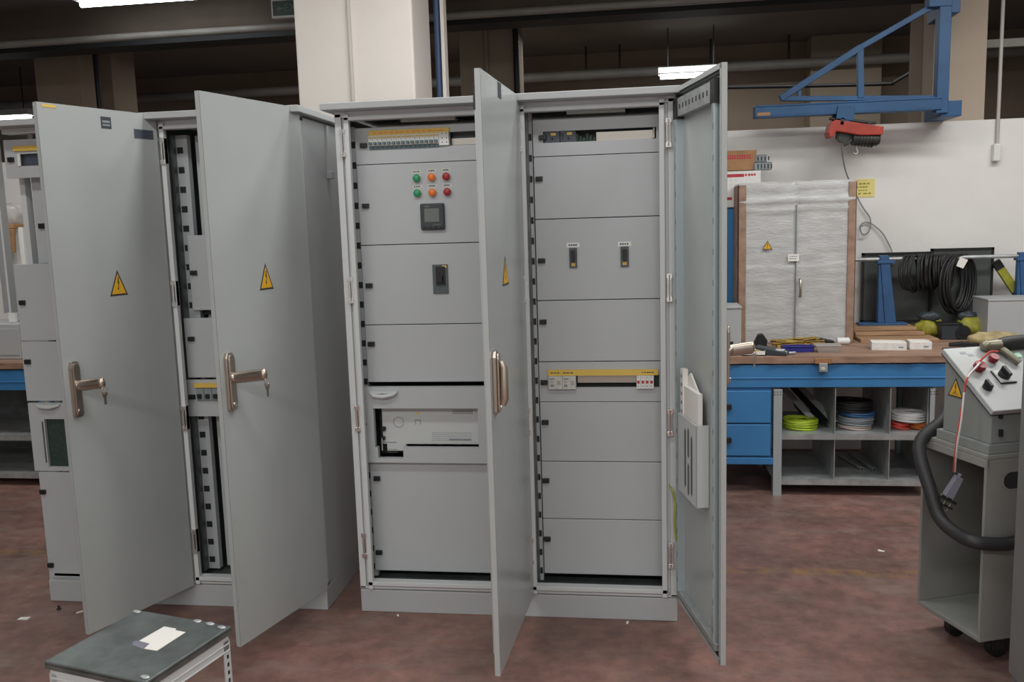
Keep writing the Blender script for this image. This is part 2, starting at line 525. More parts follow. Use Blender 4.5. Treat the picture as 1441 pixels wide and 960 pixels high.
# exit sign hanging behind the pillar edge
q1 = fy(385, 5, 2.6); q2 = fy(452, 26, 2.6)
ex = thing('exit_sign', ((q1.x+q2.x)/2, 2.6, q2.z), 'dark green exit sign with arrow hanging left of the white pillar', 'sign')
zc = (q1.z+q2.z)/2+.02; hh = .05
xa, xb = q1.x, q2.x
MB().box(xa, xb, 2.585, 2.615, zc-hh, zc+hh).build('sign_panel', 'exitgreen', ex)
f_ = MB()
f_.box(xa-.01, xa, 2.578, 2.62, zc-hh-.012, zc+hh+.012).box(xb, xb+.01, 2.578, 2.62, zc-hh-.012, zc+hh+.012).box(xa, xb, 2.578, 2.62, zc-hh-.012, zc-hh).box(xa, xb, 2.578, 2.62, zc+hh, zc+hh+.012)
f_.build('sign_frame', 'ltgrey', ex)
MB().cyl((xa+.1, 2.6, zc+hh), (xa+.1, 2.6, CEIL), .006, 6).build('suspension_rod', 'seal', ex)
MB().prism([(xa+.025, zc), (xa+.05, zc+.02), (xa+.05, zc+.007), (xa+.075, zc+.007), (xa+.075, zc-.007), (xa+.05, zc-.007), (xa+.05, zc-.02)], 2.5835, 2.585, 'y').build('arrow', 'exitpic', ex)
text_mesh('EXIT', .075, Matrix.Translation((xa+.155, 2.584, zc)) @ Matrix.Rotation(PI/2, 4, 'X'), 'exitpic', 'lettering', ex)

# ------------------------------------------------------------------ switchgear cabinets
HP = .102
H = 2.0
T = HP+H
DEP = .60
YP = .08       # face of the front plates


def frame_post(parent, x, side, name='frame_post'):
    """front corner post: outer flange, groove, inner lip; side=+1 opening to the right"""
    s = side
    mb = MB()
    def bx(a, b, y0, y1): mb.box(min(x+s*a, x+s*b), max(x+s*a, x+s*b), y0, y1, HP+.002, T-.03)
    bx(0, .026, 0, .03); bx(.026, .040, .012, .024); bx(.040, .060, -.012, .012)
    return mb.build(name, 'post', parent, .002)


def bolt_marks(mb, x, z, s):
    mb.box(x-s/2, x+s/2, -.0125, -.011, z-s/2, z+s/2, 1)


def hinge_part(parent, x, z, name='hinge'):
    mb = MB()
    mb.box(x-.008, x+.008, -.016, .012, z-.052, z+.052)
    mb.box(x-.004, x+.004, -.018, -.0155, z-.030, z+.030, 1)
    mb.box(x-.011, x+.011, -.02, -.014, z+.036, z+.054).box(x-.011, x+.011, -.02, -.014, z-.054, z-.036)
    mb.tube([(x, -.020, z-.05), (x, -.020, z+.05)], .003, 8)
    return mb.build(name, ['chrome', 'black'], parent, .001)


def upright(parent, x0, x1, z0, z1, y=YP+.012, step=.0815, z_off=.0, sw=.020, slotx=None, nm='slotted_upright'):
    mb = MB()
    mb.box(x0, x1, y, y+.03, z0, z1)
    mb.box(x0-.012, x0, y-.03, y+.03, z0, z1, 2)
    sx = slotx if slotx is not None else x0
    z = z0+.03+z_off
    while z < z1-.03:
        mb.box(sx, sx+sw, y-.0016, y, z, z+.026, 1)
        z += step
    return mb.build(nm, ['plate', 'slot', 'galvdark'], parent)


def latch(parent, x, z, y, name='latch', w=.028, h=.019):
    mb = MB()
    mb.box(x-w/2, x+w/2, y-.012, y, z-h/2, z+h/2)
    mb.box(x-w*.28, x+w*.18, y-.0145, y-.012, z-h*.28, z+h*.28)
    return mb.build(name, 'black', parent, .0015)


def front_plate(parent, x0, x1, z0, z1, y=YP, hole=None, name='front_plate', m='plate', th=.014, bev=.002):
    g = .0015
    x0 += g; x1 -= g; z0 += g; z1 -= g
    mb = MB()
    if hole is None:
        mb.box(x0, x1, y, y+th, z0, z1)
    else:
        a, b, c, d = hole
        mb.box(x0, a, y, y+th, z0, z1).box(b, x1, y, y+th, z0, z1).box(a, b, y, y+th, z0, c).box(a, b, y, y+th, d, z1)
        mb.M = None
    return mb.build(name, m, parent, bev if hole is None else 0)


def warning_sign(parent, Mx, s, name='warning_sign', lines=False):
    """high voltage triangle lying in the local x-z plane, facing local -y"""
    h = s*.92
    t = MB(Mx).prism([(-s/2, -h/2), (s/2, -h/2), (0, h/2)], -.0008, 0, 'y', 1)
    k = .80
    cz = -h/2+h/3
    inner = [(-s/2*k, cz+(-h/2-cz)*k), (s/2*k, cz+(-h/2-cz)*k), (0, cz+(h/2-cz)*k)]
    t.prism(inner, -.0013, -.0008, 'y', 0)
    u = s
    bolt = [(.03*u, .17*u), (-.06*u, -.02*u), (.0, -.02*u), (-.035*u, -.20*u), (-.065*u, -.185*u), (-.02*u, -.30*u), (.035*u, -.205*u), (.005*u, -.205*u), (.06*u, .035*u), (.01*u, .035*u), (.06*u, .17*u)]
    # build bolt as three quads to stay convex
    for qd in ([(.0*u, .20*u), (.05*u, .20*u), (.02*u, .0), (-.05*u, .0)], [(-.05*u, .02*u), (.06*u, .02*u), (.03*u, -.03*u), (-.02*u, -.01*u)], [(.01*u, .0), (.06*u, .02*u), (-.01*u, -.22*u), (-.035*u, -.22*u)], [(-.06*u, -.17*u), (.03*u, -.19*u), (-.03*u, -.29*u)]):
        t.prism(qd, -.0018, -.0013, 'y', 1)
    if lines:
        for i, (w, zz) in enumerate([(.34, -.26), (.48, -.33)]):
            t.box(-w*u/2, w*u/2, -.0018, -.0013, zz*u-.012*u, zz*u+.012*u, 1)
    return t.build(name, ['signyellow', 'ink'], parent)


def handle_parts(door, Mx, x, z, out=True, ln=.178):
    """long lever handle on the outer face (local -y); out: lever swung out"""
    mb = MB(Mx)
    pr = [(-.017, -.105), (.017, -.105), (.020, -.095), (.020, .085), (.014, .105), (-.014, .105), (-.020, .085), (-.020, -.095)]
    mb.prism([(x+a, z+b) for a, b in pr], -.020-.014, -.020, 'y')
    mb.prism([(x+a*.75, z+b*.93) for a, b in pr], -.020-.022, -.020-.014, 'y')
    pl_ = mb.build('handle_plate', 'nickel', door, .003)
    k = MB(Mx).cyl((x, -.0425, z-.082), (x, -.046, z-.082), .009, 14).build('lock_cylinder', 'chrome', door)
    lv = MB(Mx)
    if out:
        pts = [(x, -.040, z+.014), (x, -.07, z+.017), (x, -ln, z+.032*ln/.178)]
        lv.tube(pts, [.0125, .0135, .0145], 16, sq=1.5)
        lv.ball((x, -ln, z+.032*ln/.178), .0215, 0, .66, .6, 1, 8)
        lv.ball((x, -.043, z+.016), .017, n=8)
        lv.build('lever', 'nickel', door)
    else:
        lv.tube([(x, -.046, z+.07), (x, -.055, z+.05), (x, -.055, z-.055), (x, -.048, z-.075)], [.008, .013, .014, .011], 14, sq=.75)
        lv.build('lever', 'nickel', door)


def door_matrix(hx, hy, ang):
    """local x from hinge to free edge is -x when closed, local -y is the outer face"""
    return Matrix.Translation((hx, hy, HP)) @ Matrix.Rotation(ang, 4, 'Z')


def make_door(cab, hx, hy, ang, L):
    Mx = door_matrix(hx, hy, ang)
    mb = MB(Mx)
    t = .020
    mb.box(-L, 0, -t, -t+.002, 0, H)
    mb.box(-L, -L+.002, -t, 0, 0, H).box(-.002, 0, -t, 0, 0, H).box(-L, 0, -t, 0, 0, .002).box(-L, 0, -t, 0, H-.002, H)
    # folded-in lip
    w = .018
    mb.box(-L, -L+w, -.002, 0, 0, H).box(-w, 0, -.002, 0, 0, H).box(-L, 0, -.002, 0, 0, w).box(-L, 0, -.002, 0, H-w, H)
    d = mb.build('door', 'door', cab, .0025)
    WM[d] = WM[cab]
    # sealing gasket and inner stiffening frame
    g = MB(Mx)
    a = .030
    g.box(-L+w, -L+a, -.010, -.004, w, H-w).box(-a, -w, -.010, -.004, w, H-w).box(-L+w, -w, -.010, -.004, w, a).box(-L+w, -w, -.010, -.004, H-a, H-w)
    g.build('gasket', 'seal', d)
    b = .062
    for x0, x1 in ((-L+.040, -L+b), (-b, -.040)):
        s = MB(Mx)
        s.box(x0, x1, -.018, .012, .06, H-.09)
        z = .10
        while z < H-.12:
            s.box(x0+.002, x0+.005, .0118, .0126, z, z+.02, 1)
            z += .10
        s.build('stiffener', ['strip', 'slot'], d, .002)
    MB(Mx).box(-L+.035, -.035, -.018, .008, .035, .06).build('bottom_rail', 'galv', d, .002)
    r = MB(Mx)
    r.box(-L+.035, -.035, -.018, .008, H-.11, H-.045)
    x = -L+.075
    while x < -.07:
        r.box(x, x+.012, .0078, .0088, H-.086, H-.068, 1); x += .040
    r.box(-L+.030, -L+.075, -.018, .013, H-.118, H-.042, 2).box(-.075, -.030, -.018, .013, H-.118, H-.042, 2)
    r.build('perforated_rail', ['galv', 'slot', 'black'], d, .002)
    return d, Mx


def dloc(u, v, Mx):
    """door-local point where the photo ray meets the outer face"""
    p = Mx @ Vector((0, -.02, 0)); n = (Mx.to_3x3() @ Vector((0, -1, 0)))
    return Mx.inverted() @ fplane(u, v, p, n)


# ---------- main cabinet
W1, W = .7263, 1.3278
mainc = thing('switchgear_cabinet', (W/2, DEP/2, 0), 'grey two-bay switchgear cabinet standing right of the white pillar, its panels and coloured lamps exposed', 'electrical cabinet', 'open grey switchgear cabinets')


def carcass(cab, x0, xm, x1, left_side=True):
    rx0 = x0 if left_side else xm-.03
    b = MB()
    b.box(x0, x1, .0, DEP, .0, HP-.004)
    b.build('plinth', 'paint', cab, .003)
    if left_side: MB().box(x0, x0+.003, .06, DEP, HP, T-.03).build('side_panel', 'paint', cab)
    MB().box(x1-.003, x1, .03, DEP, HP, T-.03).build('side_panel', 'paint', cab)
    MB().box(x0, x1, DEP-.003, DEP, HP, T-.03).build('back_panel', 'inner', cab)
    MB().box(x0+.003, x1-.003, .04, DEP-.003, HP, HP+.012).build('bottom_tray', 'galvdark', cab)
    r = MB()
    r.box(x0-.032, x1+.032, -.075, DEP+.03, T-.022, T+.004)
    r.build('roof', 'paint', cab, .003)
    i = MB()
    i.box(xm-.004, xm+.004, .05, DEP-.003, HP+.012, T-.03)
    i.build('bay_partition', 'inner', cab)
    t = MB()
    t.box(x0, x1, .0, .05, T-.045, T-.022).box(rx0+.04, x1-.04, -.012, .03, T-.058, T-.045)
    t.build('top_rail', 'post', cab, .002)
    u = MB()
    u.box(rx0, x1, .0, .05, HP, HP+.012).box(rx0+.03, x1-.03, -.004, .04, HP+.012, HP+.020, 1).box(rx0+.04, x1-.04, -.012, .03, HP+.018, HP+.036)
    u.build('bottom_rail', ['post', 'galv'], cab, .002)
    frame_post(cab, x1, -1)
    if left_side: frame_post(cab, x0, 1)
    else: MB().box(x0+.03, x0+.055, .12, .15, HP+.012, T-.03).build('frame_post', 'post', cab, .002)
    m = MB()
    for sd in (-1, 1):
        a = xm
        def bx(p, q, y0, y1): m.box(min(a+sd*p, a+sd*q), max(a+sd*p, a+sd*q), y0, y1, HP+.002, T-.03)
        bx(.0, .012, .012, .024); bx(.012, .032, -.012, .012)
    m.build('mullion', 'post', cab, .002)
    return


carcass(mainc, 0, W1, W)
for z in (1.958, 1.375, .845, .30):
    hinge_part(mainc, .033, z, 'strike')
    hinge_part(mainc, W1+.012, z-.01)
    hinge_part(mainc, W-.033+.008, z-.015)
# interior top light troughs
q1 = fy(563, 166, .10); q2 = fy(640, 160, .10)
MB().box(q1.x, q2.x, .10, .18, 2.040, 2.0545).build('interior_light', 'offwhite', mainc, .004)
q1 = fy(797, 159.5, .10); q2 = fy(880, 152, .10)
MB().box(q1.x, q2.x, .10, .18, 2.040, 2.0545).build('interior_light', 'offwhite', mainc, .004)

# uprights
B1, B1R = .060, .676
B2, B2R = .779, 1.283
upright(mainc, .020, .052, HP+.02, 2.03, slotx=.035, sw=.016)
upright(mainc, .660, .69, HP+.02, 2.05)
upright(mainc, .762, .776, HP+.02, 2.05, sw=.010, slotx=.763)
upright(mainc, 1.286, 1.297, HP+.02, 2.05, sw=.009, slotx=1.2865)


def breaker_row_big(pl, x0, x1, z0, z1, n, y):
    w = (x1-x0)/n
    for i in range(n):
        a = x0+i*w
        mb = MB()
        mb.box(a+.0006, a+w-.0006, y-.010, y+.03, z0, z1)
        mb.box(a+.001, a+w-.001, y-.004, y+.02, z0-.014, z0, 1)
        mb.box(a+w*.2, a+w*.8, y-.026, y-.010, z0+(z1-z0)*.10, z0+(z1-z0)*.36, 1)
        mb.box(a+w*.15, a+w*.85, y-.0108, y-.010, z0+(z1-z0)*.72, z0+(z1-z0)*.88, 2)
        mb.build('circuit_breaker', ['white', 'teal', 'yellow'], pl)


# bay 1 plates (z levels measured from the cabinet face)
z = dict(a=(1.877, 2.024), b=(1.551, 1.877), c=(1.221, 1.551), d=(.978, 1.221), f=(.150, .640))
x0, x1 = .054, .672
pA = front_plate(mainc, x0, x1, *z['a'], hole=(fy(519, 198, YP).x, .60, fy(560, 208, YP).z, fy(560, 189, YP).z))
latch(pA, fy(511, 205, YP).x+.003, fy(511, 205, YP).z, YP)
ya = YP-.002
q1 = fy(519, 189, ya); q2 = fy(632, 181, ya)
mb = MB().box(q1.x, q2.x, YP-.008, YP, q1.z-.010, q1.z+.013)
o = mb.build('label_strip', 'yellow', pA, .001)
dz = MB(); random.seed(3)
dashes(dz, q1.x+.02, q2.x-.02, q1.z+.003, YP-.008, .004, 13); dz.build('strip_print', 'orange', pA)
za = fy(560, 206, YP).z; zb = fy(560, 189.5, YP).z
xa = fy(519, 198, YP).x; xb = fy(618, 196, YP).x
breaker_row_big(pA, xa, xb, za+.004, zb-.001, 15, YP)
mb = MB().box(xb+.001, fy(632, 196, YP).x, YP-.01, YP+.03, za-.004, zb)
xc = fy(632, 196, YP).x
for i in range(2):
    for j in range(3):
        mb.box(xb+.012+i*.018, xb+.016+i*.018, YP-.011, YP-.0095, za+.006+j*.017, za+.010+j*.017, 1)
mb.build('terminal_block', ['white', 'ink'], pA)
MB().box(xc+.004, .60, YP+.03, YP+.045, za-.002, zb-.022).build('mounting_rail', 'rail', pA)
MB().box(xc+.004, .60, YP+.05, YP+.055, za-.02, zb+.01).build('recess_back', 'inner', pA)

pB = front_plate(mainc, x0, x1, *z['b'])
latch(pB, fy(514, 290, YP).x+.003, fy(514, 290, YP).z, YP)
for (u, v, c) in [(587, 251, 'green'), (608, 249.5, 'orange'), (628.5, 248.5, 'red'), (588, 272, 'green'), (609, 271, 'orange'), (630, 270, 'red')]:
    q = fy(u, v, YP)
    mb = MB().cyl((q.x, YP, q.z), (q.x, YP-.006, q.z), .0175, 20, 1)
    mb.cyl((q.x, YP-.006, q.z), (q.x, YP-.014, q.z), .0155, 20).ball((q.x, YP-.013, q.z), .0145, 0, 1, .5, 1, 10)
    o = plabel(mb.build('indicator_lamp', [c, 'offwhite'], pB), c+' lens')
    t = MB().box(q.x-.019, q.x+.019, YP-.0006, YP, q.z+.020, q.z+.033)
    random.seed(int(u*7+v))
    dashes(t, q.x-.014, q.x+.012, q.z+.0265, YP-.0006, .0045, 3, 1)
    t.build('lamp_label', ['offwhite', 'ink'], pB)
q1 = fy(592, 287, YP); q2 = fy(627, 323, YP)
a, b, c, d = q1.x, q2.x, q2.z, q1.z
mt = MB().box(a, b, YP-.018, YP, c, d).build('power_meter', 'meter', pB, .006, 3)
WM[mt] = WM[mainc]
MB().box(a+.018, b-.020, YP-.0195, YP-.016, c+.032, d-.020).box(a+.020, a+.040, YP-.0195, YP-.018, d-.014, d-.009).box(a+.050, b-.015, YP-.0195, YP-.018, c+.019, c+.022).build('meter_screen', 'lcd', pB)
mb = MB()
for i in range(4): mb.box(a+.012+i*.022, a+.026+i*.022, YP-.020, YP-.016, c+.007, c+.014)
mb.build('meter_buttons', 'black', pB)

pC = front_plate(mainc, x0, x1, *z['c'])
latch(pC, fy(519, 402, YP).x+.003, fy(519, 402, YP).z, YP)
q1 = fy(608.5, 372.5, YP); q2 = fy(631.5, 413, YP)
a, b, c, d = q1.x, q2.x, q2.z, q1.z
mb = MB().box(a, b, YP-.006, YP, c, d, 0)
mb.box(a+.014, b-.010, YP-.009, YP-.005, c+.035, d-.008, 1).box(a+.020, b-.020, YP-.026, YP-.006, c+.048, d-.045, 1)
mb.box(b-.022, b-.004, YP-.0075, YP-.006, d-.014, d-.004, 2)
mb.build('circuit_breaker', ['slate', 'black', 'yellow'], pC, .002)

pD = front_plate(mainc, x0, x1, *z['d'])
latch(pD, fy(522, 484, YP).x+.003, fy(522, 484, YP).z, YP)
pF = front_plate(mainc, x0-.012, x1, *z['f'])
latch(pF, fy(531, 673, YP).x, fy(531, 673, YP).z, YP)
latch(pF, fy(534, 777, YP).x, fy(534, 777, YP).z, YP)
# small catches of the plate hinges on the upright
# ajar window door in front of bay 1 (tilts out a little at the lower left)
ye = YP-.03
w0 = fy(512, 545, ye); w1 = fy(517, 651, ye); 
ex0 = .037; ex1 = .672; ez0, ez1 = w1.z, w0.z
E_M = Matrix.Translation((0, ye, 0))
g1 = fy(525, 575, ye); g2 = fy(672, 572, ye); g3 = fy(528, 630, ye); g4 = fy(532, 645, ye); g5 = fy(568, 645, ye); g6 = fy(570, 630, ye)
hx0, hx1 = g1.x, g2.x
hz1 = g1.z; hz0 = g3.z; lz0 = g4.z; lx1 = g5.x
mb = MB()
mb.box(ex0, hx0, ye, ye+.025, ez0, ez1).box(hx1, ex1, ye, ye+.025, ez0, ez1).box(hx0, hx1, ye, ye+.025, hz1, ez1)
mb.box(hx0, hx0+.012, ye, ye+.025, ez0, hz0).box(hx0+.012, lx1, ye, ye+.025, ez0, lz0).box(lx1, hx1, ye, ye+.025, ez0, hz0)
pE = mb.build('window_door', 'plate', mainc)
WM[pE] = WM[mainc]
mb = MB()
hxq = fy(519, 549, ye).x
mb.tube([(hxq+.008, ye-.006, ez1-.024), (hxq+.025, ye-.014, ez1-.034), (hxq+.065, ye-.016, ez1-.038), (hxq+.105, ye-.014, ez1-.030), (hxq+.122, ye-.004, ez1-.020)], [.006, .011, .012, .011, .006], 10, sq=.8)
mb.box(hxq+.004, hxq+.124, ye-.010, ye, ez1-.026, ez1-.016)
mb.build('pull_handle', 'ltgrey', pE)
# controller behind the window
kx0 = hx0+.022
mb = MB()
yk = ye+.05
mb.box(kx0, hx1, yk, yk+.03, hz0+.004, hz1+.01)
mb.box(kx0+.016, lx1, yk, yk+.03, lz0+.020, hz0+.004)
ctl = mb.build('controller_panel', 'ltgrey', pE)
mb = MB()
random.seed(11)
def tick(u0, u1, v0, v1, mi=0):
    A = fy(u0, v0, yk-.001); B = fy(u1, v1, yk-.001)
    mb.box(A.x, B.x, yk-.0012, yk, B.z, A.z, mi)
for r_ in range(3):
    for k in range(12):
        tick(637+k*2.4, 638.6+k*2.4, 577+r_*2.2, 578.2+r_*2.2)
for r_ in range(3):
    for k in range(8):
        tick(545+k*1.9, 546+k*1.9, 632+r_*2, 633+r_*2)
for r_ in range(5): tick(608, 664, 609+r_*2.6, 609.5+r_*2.6, 1)
tick(540, 558, 622, 623.2, 1); tick(632, 663, 618, 620, 1)
tick(584, 585, 591, 598, 1); tick(591, 592, 591, 598, 1); tick(584, 592, 591, 592, 1); tick(586, 591, 580, 583, 2)
mb.build('panel_print', ['lcd', 'wgrey', 'yellow'], pE)
mb = MB()
A = fy(561, 594, yk)
ring = [(A.x+.022*math.cos(t*PI/12), yk-.001, A.z+.022*math.sin(t*PI/12)) for t in range(24)]
mb.tube(ring, .0012, 6, closed=True)
mb.build('dial_mark', 'wgrey', pE)
for (u, v, r_) in [(540.5, 603, .010), (540, 616, .009)]:
    A = fy(u, v, yk)
    MB().cyl((A.x, yk, A.z), (A.x, yk-.012, A.z), r_, 14).build('key_switch', 'black', pE)
A = fy(540, 616, yk)
k_ = MB().cyl((A.x, yk-.012, A.z), (A.x, yk-.028, A.z), .003, 8).box(A.x-.003, A.x+.002, yk-.026, yk-.022, A.z-.050, A.z-.004)
tag(k_.build('small_key', 'chrome'), 'small steel key in the controller lock behind the cabinet window', 'key')
mb = MB().box(hx0+.0, hx1, yk+.035, yk+.04, ez0+.02, hz1+.02)
mb.build('recess_back', 'slot', pE)
mb = MB()
for k in range(4):
    A = fy(588+k*26, 628.5, yk+.03)
    mb.box(A.x, A.x+.030, yk+.030, yk+.035, hz0-.006, hz0+.004)
mb.build('terminal_strip', 'wgrey', pE)
mb = MB().box(ex0+.004, ex0+.014, ye-.004, ye, fy(517, 597, ye).z-.003, fy(517, 597, ye).z+.003)
mb.build('door_catch', 'black', pE)

# bay 2 plates
zz = [2.022, 1.880, 1.635, 1.310, 1.060, .894, .643, .397, .156]
x0, x1 = .779, 1.284
lat = [(762, 194), (757.5, 252), (761, 367), (763, 453), (764.5, 538), (766, 594), (767, 676), (769, 758)]
q1 = fy(764, 185.5, YP); q2 = fy(923.5, 197, YP)
hA = (q1.x, q2.x, fy(764, 201.5, YP).z, q1.z)
q3 = fy(772, 528, YP); q4 = fy(928, 545, YP)
hE = (q3.x, q4.x, q4.z, q3.z)
plates = []
for i in range(8):
    hole = hA if i == 0 else hE if i == 4 else None
    p_ = front_plate(mainc, x0, x1, zz[i+1], zz[i], hole=hole)
    plates.append(p_)
    q = fy(lat[i][0], lat[i][1], YP)
    latch(p_, max(q.x+.004, x0+.018), q.z, YP)
pl = plates[0]
a, b, c, d = hA
for k in range(2):
    xa = a+.004+k*.064
    mb = MB().box(xa, xa+.061, YP+.004, YP+.05, c, d-.002)
    mb.box(xa+.026, xa+.046, YP+.002, YP+.004, c+.028, c+.038, 1).box(xa+.006, xa+.010, YP+.0025, YP+.004, c+.01, d-.01, 2).box(xa+.030, xa+.034, YP-.004, YP+.004, c+.012, c+.020, 2)
    mb.build('circuit_breaker', ['bluedark', 'yellow', 'slot'], pl)
xt = fy(808, 190, YP).x
mb = MB()
for k in range(6):
    mb.box(xt+.004+k*.0135, xt+.015+k*.0135, YP+.012+.006*(k % 2), YP+.05, c+.003, d-.012-.008*(k % 3))
mb.build('terminal_block', 'pcb', pl)
MB().box(xt+.085, b-.012, YP+.03, YP+.045, c-.004, c+.036).build('mounting_rail', 'rail', pl)
MB().box(b-.012, b-.006, YP+.01, YP+.03, c+.004, d-.002).build('end_stop', 'offwhite', pl)
MB().box(a-.01, b+.01, YP+.055, YP+.06, c-.02, d+.02).build('recess_back', 'slot', pl)
# red and white terminal at the right upright
q = fy(931, 186, YP)
tg = MB().box(1.272, 1.284, YP-.03, YP-.002, q.z-.018, q.z+.018, 0).box(1.282, 1.296, YP-.036, YP-.002, q.z-.026, q.z+.026, 1)
tg.build('cable_clamp', ['red', 'white'], mainc, .002)
# plate with two moulded case breakers
pl = plates[2]
for (u0, v0, u1, v1, lv) in [(801, 349, 812.5, 377, 345), (873, 347, 885, 375.5, 343.5)]:
    q1 = fy(u0, v0, YP); q2 = fy(u1, v1, YP)
    a, b, c, d = q1.x, q2.x, q2.z, q1.z
    mb = MB().box(a, b, YP-.006, YP, c, d, 0).box(a+.008, b-.008, YP-.022, YP-.005, c+.028, d-.010, 1).box(a+.008, b-.008, YP-.0075, YP-.006, c+.008, c+.020, 2)
    mb.build('circuit_breaker', ['slate', 'black', 'yellow'], pl, .0015)
    zl = fy(u0, lv, YP).z
    t = MB().box((a+b)/2-.026, (a+b)/2+.026, YP-.0008, YP, zl-.009, zl+.009)
    dashes(t, (a+b)/2-.018, (a+b)/2+.018, zl, YP-.0008, .006, 4, 1)
    t.build('breaker_label', ['white', 'ink'], pl)
# plate with modular devices
pl = plates[4]
a, b, c, d = hE
q1 = fy(771, 520.5, YP); q2 = fy(926, 527.5, YP)
mb = MB().box(q1.x, q2.x, YP-.010, YP, q2.z, q1.z)
random.seed(5)
dashes(mb, q1.x+.012, q1.x+.050, (q1.z+q2.z)/2, YP-.010, .004, 3, 1); dashes(mb, q1.x+.062, q1.x+.105, (q1.z+q2.z)/2, YP-.010, .004, 3, 1); dashes(mb, q2.x-.065, q2.x-.015, (q1.z+q2.z)/2, YP-.010, .004, 5, 1)
mb.build('label_strip', ['yellow', 'ink'], pl)
xd = fy(811, 536, YP).x
for k in range(2):
    xw = (xd-a-.002)/2
    xa = a+.002+k*xw
    mb = MB().box(xa, xa+xw-.001, YP-.018, YP+.04, c-.004, d-.002)
    mb.box(xa+.006, xa+.020, YP-.0188, YP-.018, c+.006, c+.016, 1).box(xa+xw-.022, xa+xw-.008, YP-.0188, YP-.018, c+.014, c+.032, 2).box(xa+.004, xa+.024, YP-.0188, YP-.018, d-.016, d-.010, 1).box(xa+.006, xa+.018, YP-.0188, YP-.018, c+.022, c+.030, 2)
    mb.build('modular_relay', ['offwhite', 'wgrey', 'rail'], pl, .001)
MB().box(xd+.004, fy(895, 535, YP).x, YP+.02, YP+.03, c+.016, d-.002).build('mounting_rail', 'rail', pl)
xe0, xe1 = fy(895.5, 536, YP).x, fy(920, 536, YP).x
wv = (xe1-xe0)/4
for k in range(4):
    mb = MB().box(xe0+k*wv+.0005, xe0+(k+1)*wv-.0005, YP-.016, YP+.04, c-.003, d-.002)
    xx = xe0+k*wv
    mb.box(xx+.003, xx+wv-.004, YP-.0168, YP-.016, c+.018, c+.030, 1).box(xx+.004, xx+.010, YP-.0168, YP-.016, c+.006, c+.010, 2).box(xx+.004, xx+.010, YP-.0168, YP-.016, d-.010, d-.007, 2)
    mb.build('modular_fuse', ['white', 'lamp_r' if 0 else 'inkred', 'wgrey'], pl)
MB().box(xe1+.002, b, YP+.02, YP+.04, c+.0, d).build('terminal_block', 'pcb', pl)
MB().box(a-.01, b+.01, YP+.045, YP+.05, c-.02, d+.02).build('recess_back', 'slot', pl)

# doors of the main cabinet
AC, LC = 1.5139, .664
AD, LD = 1.7977, .545
dC, MC = make_door(mainc, W1-.002, -.012, AC, LC)
dD, MD = make_door(mainc, W-.004, -.012, AD, LD)
q = dloc(693, 540, MC)
handle_parts(dC, MC, -LC+.045, q.z, False)
q = dloc(711, 381, MC)
warning_sign(dC, MC @ Matrix.Translation((q.x, -.0205, q.z)), .11)
hz = fx(1040, 533, 1.46).z-HP
handle_parts(dD, MD, -LD+.045, hz, True, .118)

q = dloc(703, 127, MC)
MB(MC).box(q.x-.03, q.x+.02, -.0216, -.0202, H-.055, H-.004).build('sticker', 'meter', dC)
# document pocket inside the right door
def dloc_in(u, v, Mx, off=0.0):
    p = Mx @ Vector((0, off, 0)); n = (Mx.to_3x3() @ Vector((0, 1, 0)))
    return Mx.inverted() @ fplane(u, v, p, n)
qa = dloc_in(963, 590, MD); qb = dloc_in(1001, 597, MD); qc = dloc_in(998, 688, MD)
px0, px1 = -.37, -.14
pz0, pz1 = qc.z+.06, qb.z+.06
pz0, pz1 = .50, .80
pk = MB(MD)
pk.box(px0, px1, .026, .030, pz0, pz1)                     # front sheet
pk.box(px0, px0+.004, -.016, .030, pz0, pz1).box(px1-.004, px1, -.016, .030, pz0, pz1).box(px0, px1, -.016, .030, pz0, pz0+.004)
for (sx, s0, s1) in [(-.315, .04, .24), (-.275, .03, .13), (-.275, .17, .26), (-.235, .05, .25)]:
    pk.prism([(sx-.010, pz0+s0), (sx, pz0+s0-.012), (sx+.010, pz0+s0), (sx+.010, pz0+s1), (sx, pz0+s1+.012), (sx-.010, pz0+s1)], .030, .0308, 'y', 1)
pk.build('document_pocket', ['ltgrey', 'inner'], dD, .003)
pp = MB(MD)
pp.box(px0+.01, px1-.045, .004, .020, pz0+.006, pz1+.11)
pp.prism([(px0+.04, pz0+.01), (px1-.02, pz0+.01), (px1-.02, pz1+.13), (px1-.07, pz1+.16), (px0+.04, pz1+.09)], -.003, .003, 'y')
k = pp.build('document_stack', 'paper')
tag(k, 'white documents standing in the pocket inside the right open door', 'papers')
pp = MB(MD).box(px1-.045, px1-.012, .004, .024, pz0+.006, pz1+.17, 0)
for i in range(5): pp.box(px1-.038, px1-.020, .024, .0246, pz1+.005+i*.033, pz1+.018+i*.033, 1)
tag(pp.build('leaflet', ['paper', 'wgrey']), 'folded white leaflet with dark printed spots beside the documents in the door pocket', 'leaflet')

# earthing wire from upright to door
q0 = fy(938, 672, .06); q3 = dloc_in(951, 722, MD, .0)
A = Vector((1.29, .07, q0.z)); 
pts = smooth_path([A, A+Vector((.01, -.05, -.01)), Vector((1.318, -.05, q0.z-.07)), MD @ Vector((-.05, .02, q0.z-.15-HP)), MD @ Vector((-.052, .014, q0.z-.22-HP))], 6)
MB().tube(pts, .0045, 8).build('earth_wire', 'earth', mainc)

